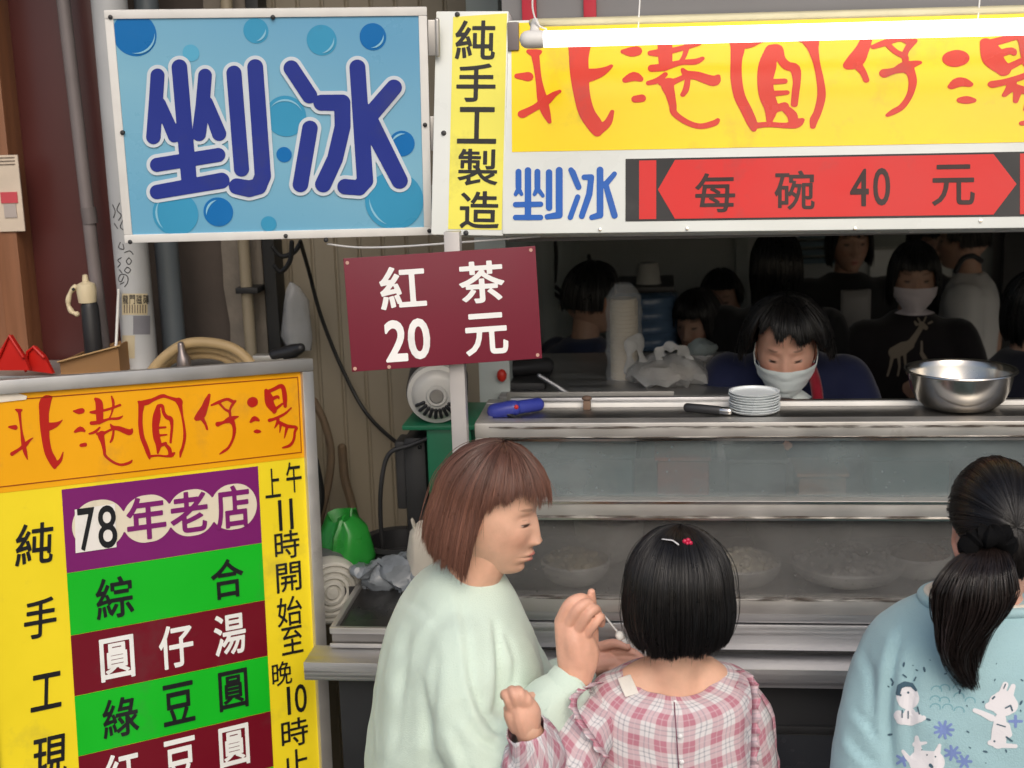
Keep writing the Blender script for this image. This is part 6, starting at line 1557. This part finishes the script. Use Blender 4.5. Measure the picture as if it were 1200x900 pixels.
sp = []
for k in range(46):
    x, y = R2.uniform(1036, 1198), R2.uniform(772, 899)
    if math.hypot(x - 1064, y - 822) < 24 or (1150 < x < 1195 and 800 < y < 876) or math.hypot(x - 1085, y - 890) < 22: continue
    s = R2.uniform(.5, 1.5); a = R2.uniform(0, PI); sp.append([(x - s * 1.5 * math.cos(a), y - s * 1.5 * math.sin(a), s * .7), (x, y, s), (x + s * 1.5 * math.cos(a), y + s * 1.5 * math.sin(a), s * .7)])
for s in sp: on_back('print_speck', [s], M_PRD, .0009, .6)
sw_ = []
for k in range(11):
    x, y = 1095 + (k % 4) * 13 + R2.uniform(-3, 3), 806 + (k // 4) * 13 + R2.uniform(-3, 3); sw_.append([(x + 6 * math.cos(q), y + 5 * math.sin(q), .55) for q in np.linspace(3.2, 6.6, 8)])
on_back('print_swirl', sw_, M_PRT, .0007, .55)
# hair drawn back to the tie, and the tail
def ponytail(M, root, n, tie_l, col, seed=5):
    R = np.random.default_rng(seed); tie = Vector(tie_l).normalized(); Tn = np.array(tie)
    rx, rf, rb, rz, c = .0835, .098, .108, .122, .010
    az = R.uniform(-PI, PI, n); d = np.abs(az)
    pol = np.where(d < 1.0, .98, np.where(d < 1.9, .98 + (d - 1.0) / .9 * .62, 1.60 + (d - 1.9) / 1.24 * .62))
    start = np.stack([np.sin(pol) * np.sin(az), np.sin(pol) * np.cos(az), np.cos(pol)], -1)
    s0 = R.uniform(0, .75, n) ** 1.3; k = 16; t = np.linspace(0, 1, k)[None, :, None]; tt = s0[:, None, None] + (1 - s0[:, None, None]) * t
    om = np.arccos(np.clip(start @ Tn, -.999, .999))[:, None, None]
    D = (np.sin((1 - tt) * om) * start[:, None, :] + np.sin(tt * om) * Tn) / np.sin(om)
    L = (R.uniform(.985, 1.03, n))[:, None] + .03 * np.sin(tt[..., 0] * PI) + R.normal(0, .006, (60,))[(np.floor((az + PI) / (2 * PI) * 59.9)).astype(int)][:, None]
    ry = np.where(D[..., 1] > 0, rf, rb); q = np.stack([rx * D[..., 0] * L, ry * D[..., 1] * L, c + rz * D[..., 2] * L], -1)
    return xf(M, q.reshape(-1, 3)).reshape(q.shape), R
paths, R = ponytail(HG, gi, 4200, (-.10, -.93, .12), None)
n = len(paths); ton = np.clip(np.array((.0085, .0072, .0070)) * (1 + .25 * R.normal(size=(n, 1))), .003, 1)
na, nr = 60, 30; sv = []
for i in range(nr):
    q = PI * i / (nr - 1) * .70
    for k in range(na):
        a = 2 * PI * k / na; d_ = abs((a + PI) % (2 * PI) - PI); lim = .98 if d_ < 1.0 else (.98 + (d_ - 1.0) / .9 * .62 if d_ < 1.9 else 1.60 + (d_ - 1.9) / 1.24 * .62)
        p_ = min(q, lim); y_ = .098 if math.cos(a) > 0 else .108; sv.append((.0835 * .985 * math.sin(p_) * math.sin(a), y_ * .985 * math.sin(p_) * math.cos(a), .010 + .122 * .985 * math.cos(p_)))
sf = [(i * na + k, i * na + (k + 1) % na, (i + 1) * na + (k + 1) % na, (i + 1) * na + k) for i in range(nr - 1) for k in range(na)]
hair_mesh('hair', paths, .0009, ton, M_HAIR, gi, (xf(HG, sv), sf), np.array((.007, .006, .006)))
# tail
n = 2600; R = np.random.default_rng(9); k = 26; t = np.linspace(0, 1, k)
cen = spline(px3('1158,640,2.035 1147,669,2.0 1138,708,1.995 1129,742,2.01 1127,775,2.02 1140,815,2.03'), 25); cen = cen[np.linspace(0, len(cen) - 1, k).astype(int)]
wid = np.interp(t, [0, .10, .2, .41, .58, .77, .90, 1], [.015, .036, .050, .070, .066, .048, .034, .020]); dep = wid * .55
ph = R.uniform(0, 2 * PI, n); rr = np.sqrt(R.uniform(0, 1, n)); cl = np.floor(R.uniform(0, 26, n)).astype(int); cph = R.uniform(0, 2 * PI, 26); crr = np.sqrt(R.uniform(.05, 1, 26))
ex = (rr * np.cos(ph))[:, None] * (1 - .6 * t) + (crr[cl] * np.cos(cph[cl]))[:, None] * (.6 * t); ey = (rr * np.sin(ph))[:, None] * (1 - .72 * t) + (crr[cl] * np.sin(cph[cl]))[:, None] * (.72 * t)
wave = (.008 * np.sin(t * 8 + cph[cl][:, None]) * t)
X = (ex * wid + wave)[..., None] * np.array(IMG_X); Yd = (ey * dep)[..., None] * np.array((0, 1, 0))
lenf = (1 - .14 * np.abs(crr[cl] * np.cos(cph[cl])) - R.uniform(0, .16, 26)[cl] - R.uniform(0, .05, n))[:, None]
idx = t[None] * lenf * (k - 1); i0 = np.clip(np.floor(idx).astype(int), 0, k - 2); fr_ = (idx - i0)[..., None]; cc = cen[i0] * (1 - fr_) + cen[i0 + 1] * fr_
tail = cc + X + Yd + R.normal(0, .0008, (n, 1, 3)) * t[None, :, None]
# a few loose hairs
ton = np.clip(np.array((.014, .0095, .0085)) * (1 + .3 * R.normal(size=(26, 1))[cl] + .2 * R.normal(size=(n, 1))), .003, 1)
hair_mesh('ponytail', tail, .0010, ton, M_HAIR, gi)
m = MB(); c = Vector(cen[0]) + Vector((0, .004, .0)); ax = (Vector(cen[3]) - Vector(cen[0])).normalized(); a1 = IMG_X; a2 = ax.cross(a1).normalized()
lp = []
for q in range(49):
    a = 2 * PI * q / 48; lp.append(c + a1 * (.028 * math.cos(a)) + a2 * (.024 * math.sin(a)) + ax * .004 * math.sin(a * 5))
m.tube(lp, [.016 + .003 * math.sin(q * 2.1) for q in range(49)], 12, False); part('scrunchie', m, mat('black_velvet', (.004, .004, .0045), .95, 0, .1, 20, .2, 200, .1), gi)
# ================================================================== people inside the shop
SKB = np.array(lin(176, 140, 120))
def figure(label, px, py, Y, face, pitch, top, hairc=(.008, .008, .008), hs=.95, tip=None, trouser=None, arms='down', shoulder=.20, mask=None, group=None, sleeve_l='short', nh=900, res=(72, 60), eyes='open', sh=None, torso_b=.105, lean=0.0, skin=SKB, hunch=0.0):
    O = P(px, py, Y); fw = Vector((math.sin(face), -math.cos(face), 0)); dx = Vector((-fw.y, fw.x, 0)) * -1     # face = 0 looks at the street
    root = person('person', label, O, group)
    M = head_matrix(O, fw, pitch, hs)
    hv, hf, ht = head_geo(*res, skin, eyes=eyes); pieces = [(xf(M, hv), hf, ht)]
    B_ = O + Vector((0, 0, hunch)) - fw * hunch * 1.1; nb = B_ + Vector((0, 0, -.13)) - fw * .03; ch = B_ + Vector((0, 0, -.34)) - fw * (.04 + lean * .25); hip = B_ + Vector((0, 0, -.68)) - fw * (.04 + lean * .7)
    mb = MB(); limb(mb, [O + Vector((0, 0, -.06)) - fw * .02, nb, ch], [.048, .05, .11]); limb(mb, [ch, (ch + hip) / 2, hip], [.12, .11, .12])
    hands = []; sl = MB()
    for s in (-1, 1):
        shp = nb + dx * (s * shoulder * .86) + Vector((0, 0, -.08)) - fw * lean * .05
        if arms == 'down': el = shp + Vector((0, 0, -.27)) + dx * (s * .05) - fw * .02; wr = el + Vector((0, 0, -.22)) + fw * .05
        elif arms == 'front': el = shp + Vector((0, 0, -.25)) + dx * (s * .06) + fw * .0; wr = el + Vector((0, 0, -.10)) + fw * .17 - dx * (s * .10)
        else: el = shp + Vector((0, 0, -.24)) + dx * (s * .07) + fw * .06; wr = el + Vector((0, 0, -.06)) + fw * .20 - dx * (s * .09)
        limb(mb, [shp, el, wr], [.048, .040, .028])
        if sleeve_l == 'short': limb(sl, [shp - dx * (s * .02), shp + (el - shp) * .5, shp + (el - shp) * .82], [.078, .070, .066])
        else: limb(sl, [shp - dx * (s * .02), (shp + el) / 2, el, el + (wr - el) * .55, el + (wr - el) * .93], [.078, .068, .062, .052, .042])
        hands.append((wr, (wr - el).normalized(), s))
    co, f, no = union(mb, .013, 4); pieces.append((co, f, skin))
    for wr, d, s in hands:
        hb = MB(); c = wr + d * .05; sd = dx * s; limb(hb, [wr, c, wr + d * .085], [.024, .030, .026], 12, 4, .6)
        for k in range(4):
            o = wr + d * .085 + dx * (-.026 + .0175 * k); limb(hb, [o, o + d * .035 + Vector((0, 0, -.004)), o + d * (.062 - .008 * (k in (0, 3))) + Vector((0, 0, -.018))], [.010, .009, .007], 8, 3)
        o = wr + d * .03 - sd * .026; limb(hb, [o, o + d * .03 - sd * .018, o + d * .055 - sd * .02], [.012, .010, .008], 8, 3)
        c2, f2, n2 = union(hb, .005, 2); pieces.append((c2, f2, skin))
    v, f, tn = join(pieces); mesh_obj('body', v, f, M_SKIN, root, smooth=180, col=tn)
    # top
    tb = MB(); n = 30; rings = []
    for (dz, a, b, off) in ((-.115, .062, .058, 0), (-.14, .10, .075, 0), (-.165, .85 * shoulder, .09, .0), (-.21, .99 * shoulder, torso_b, .0), (-.30, .97 * shoulder, torso_b * 1.1, .3), (-.45, .90 * shoulder, torso_b * 1.08, .6), (-.60, .92 * shoulder, torso_b * 1.1, .85), (-.74, .96 * shoulder, torso_b * 1.12, 1.0)):
        c = B_ + Vector((0, 0, dz)) - fw * (.035 + lean * .7 * off); rings.append([c + dx * (a * math.cos(2 * PI * k / n)) + fw * (b * math.sin(2 * PI * k / n)) for k in range(n)])
    tb.add(*loft(rings)); tb.v += []; o = len(tb.v); tb.v += sl.v; tb.f += [tuple(i + o for i in q) for q in sl.f]
    co, f, no = union(tb, .013, 5); co = wrinkle(co, no, lambda p: noise.noise(Vector((p.x * 9, p.y * 9, p.z * 4))), .010)
    mesh_obj('top', co, f, top, root, smooth=180)
    lower_body(root, B_ + Vector((0, 0, -.74)) - fw * (.035 + lean * .7), 0, dx, trouser or fabric('dark_trousers', (.02, .02, .024)), M_BLACK, .085, .085, .006)
    tip = tip or (lambda a: -.035 if abs(a) < 1.0 else (-.035 + (abs(a) - 1.0) / .4 * .05 if abs(a) < 1.4 else .03))
    sh = sh or dict(rx=.088, rf=.100, rb=.108, rz=.116, c=.016, len=.10, bulge=.05, tuck=.08)
    bob('hair', M, root, M_HAIR, nh, sh, tip, hairc, r=.0019, k=12, seed=int(px), clumps=34)
    if mask is not None: mask_mesh(M, root, mask)
    return root, M, O, fw, dx
long_tip = lambda a: -.030 if abs(a) < .75 else (-.03 + (abs(a) - .75) / .4 * .12 if abs(a) < 1.15 else .10)
ear_tip = lambda a: -.056 - .026 * a + .012 * math.sin(a * 11) if abs(a) < .95 else (-.022 + (abs(a) - .95) / .4 * .05 if abs(a) < 1.35 else .035)
M_MASKV = fabric('mask_pale_mint', lin(238, 248, 246), .8, .08, 300, .02); M_MASKB = fabric('mask_pale', lin(214, 204, 206), .8, .08, 300, .02)
# vendor
M_NAVY = fabric('navy_jacket', lin(28, 34, 66), .8, .2, 200, .1)
vr, VM, VO, vf, vd = figure('vendor in navy jacket and pale face mask looking down behind the case', 921, 409, 3.42, -.10, 17, M_NAVY, (.012, .011, .011), .96, ear_tip, arms='up', shoulder=.188, mask=M_MASKV, sleeve_l='long', nh=3400, res=(150, 120), eyes='slim', lean=.12, hunch=.10,
    sh=dict(rx=.116, rf=.112, rb=.118, rz=.132, c=.020, len=.10, bulge=.06, tuck=.12), skin=np.array(lin(226, 174, 150)))
def front_strip(name, pts, r, mt, root, flat=.3): part(name, MB().tube(spline(pts, 6), r, 10, True, 1.0), mt, root)
front_strip('red_lapel', px3('950,430,3.42 956,450,3.37 959,475,3.35 960,505,3.34'), .014, fabric('red_trim', lin(140, 20, 40)), vr)
part('undershirt', MB().ell(P(918, 480, 3.35), (.055, .035, .030), 20, 12), fabric('black_tee', (.02, .02, .02)), vr)
# masked woman in the black tee with the animal print
M_BTEE = fabric('black_cotton', lin(34, 30, 32), .85, .2, 300, .05)
mr_, MM, MO, mf, md = figure('masked woman in black tee with pale giraffe print standing inside', 1071, 326, 4.6, -.05, 6, M_BTEE, (.007, .007, .007), .95, long_tip, arms='front', shoulder=.185, mask=M_MASKB, nh=1400, eyes='open')
top_ = [o for o in mr_.children if o.name.startswith('top')][0]
A_ = np.array([list(v.co) for v in top_.data.vertices]) + np.array(wm(mr_).translation); BT = BVHTree.FromPolygons([tuple(p) for p in A_], [tuple(q.vertices) for q in top_.data.polygons])
V, F_ = stroke_geo(S_('1079,384,3.0 1074,392,3.2 1068,401,4.2; 1048,413,7.0 1058,408,7.5 1066,404,5.5; 1080,380,3.6 1085,384,2.6; 1078,377,1.0 1076,373,1.2; 1083,376,1.0 1085,371,1.2; 1074,380,2 1072,377,1.2; 1088,379,1.2 1092,377,1.4; 1046,416,2.4 1043,430,1.5 1040,440,1.3; 1053,416,2.0 1054,430,1.3 1052,440,1.2; 1060,414,2.0 1061,428,1.2 1063,438,1.0; 1080,400,1.2 1080,414,1.6; 1080,414,2.4 1086,424,2.8 1090,430,2.0'), 1.0, 0, False)
out = []
for x, y in V:
    h, nn, _, d_ = BT.ray_cast(CAM, ray(x, y).normalized()); out.append((h if h is not None else P(x, y, 4.5)) + Vector((0, -.002, 0)))
mesh_obj('giraffe_print', out, [q[::-1] for q in F_], fabric('print_beige', lin(150, 138, 122), .8, .1), mr_, smooth=180)
# the others
GR = 'people waiting inside the shop'
figure('man in navy tee with cropped hair turned aside behind the cup sleeve', 694, 352, 4.3, 2.2, 5, fabric('navy_tee', lin(40, 50, 80), .85), (.006, .006, .006), .95, lambda a: -.05 if abs(a) < 1.2 else (.0 if abs(a) < 1.7 else .045), shoulder=.21, group=GR, nh=700)
figure('dark haired woman low behind the white paper bowl', 818, 378, 4.7, -.6, 12, fabric('black_blouse', (.016, .016, .018), .85), (.007, .006, .006), .92, long_tip, shoulder=.18, group=GR)
figure('man in dull teal top behind the dark haired woman', 845, 352, 5.3, -.2, 4, fabric('dull_teal', (.05, .10, .11), .85), (.006, .006, .006), .95, lambda a: -.045 if abs(a) < 1.1 else .02, shoulder=.19, group=GR, nh=600)
figure('person dressed all in black with back turned behind the vendor', 910, 312, 4.7, 3.0, 8, fabric('black_coat', (.010, .010, .011), .85), (.005, .005, .005), .98, lambda a: -.03 if abs(a) < .9 else .15, sleeve_l='long', shoulder=.22, group=GR)
wr_, WMx, WO, wf, wd = figure('woman in open black jacket over a white shirt', 995, 284, 5.2, .15, 6, fabric('black_jacket', (.014, .014, .015), .85), (.007, .006, .006), .95, long_tip, sleeve_l='long', shoulder=.19, group=GR)
rows = [[WO + wd * x + wf * (.108 + .012 * math.cos(x * 20) - .12 * abs(x)) - wf * .03 + Vector((0, 0, z)) for x in np.linspace(-.065, .05, 9)] for z in np.linspace(-.17, -.62, 14)]
o = mesh_obj('shirt_front', [p for r in rows for p in r], [(i * 9 + j, i * 9 + j + 1, (i + 1) * 9 + j + 1, (i + 1) * 9 + j) for i in range(13) for j in range(8)], fabric('white_shirt', lin(150, 148, 146), .85), wr_, smooth=180)
md_ = o.modifiers.new('thickness', 'SOLIDIFY'); md_.thickness = .02
pr_, PM, PO, pf, pd = figure('person in a pale jacket with a dark shoulder strap', 1128, 282, 5.3, -1.9, 5, fabric('pale_jacket', lin(196, 196, 194), .85), (.006, .006, .006), .95, lambda a: -.04 if abs(a) < 1.1 else (.01 if abs(a) < 1.6 else .04), sleeve_l='long', shoulder=.19, group=GR)
part('strap', MB().tube(spline([P(1120, 318, 5.08), P(1128, 304, 5.08), P(1140, 300, 5.09), P(1150, 306, 5.12)], 6), .010, 8), M_CABLE, pr_)
figure('dark haired person half hidden behind the masked woman', 1088, 286, 5.7, .2, 4, fabric('dark_grey_top', (.03, .03, .032), .85), (.006, .006, .006), .95, long_tip, group=GR)
figure('person in dark navy at the right edge beyond the steel bowl', 1212, 366, 4.1, .5, 10, fabric('dark_navy', lin(24, 26, 40), .85), (.006, .006, .006), .95, long_tip, sleeve_l='long', shoulder=.21, group=GR)
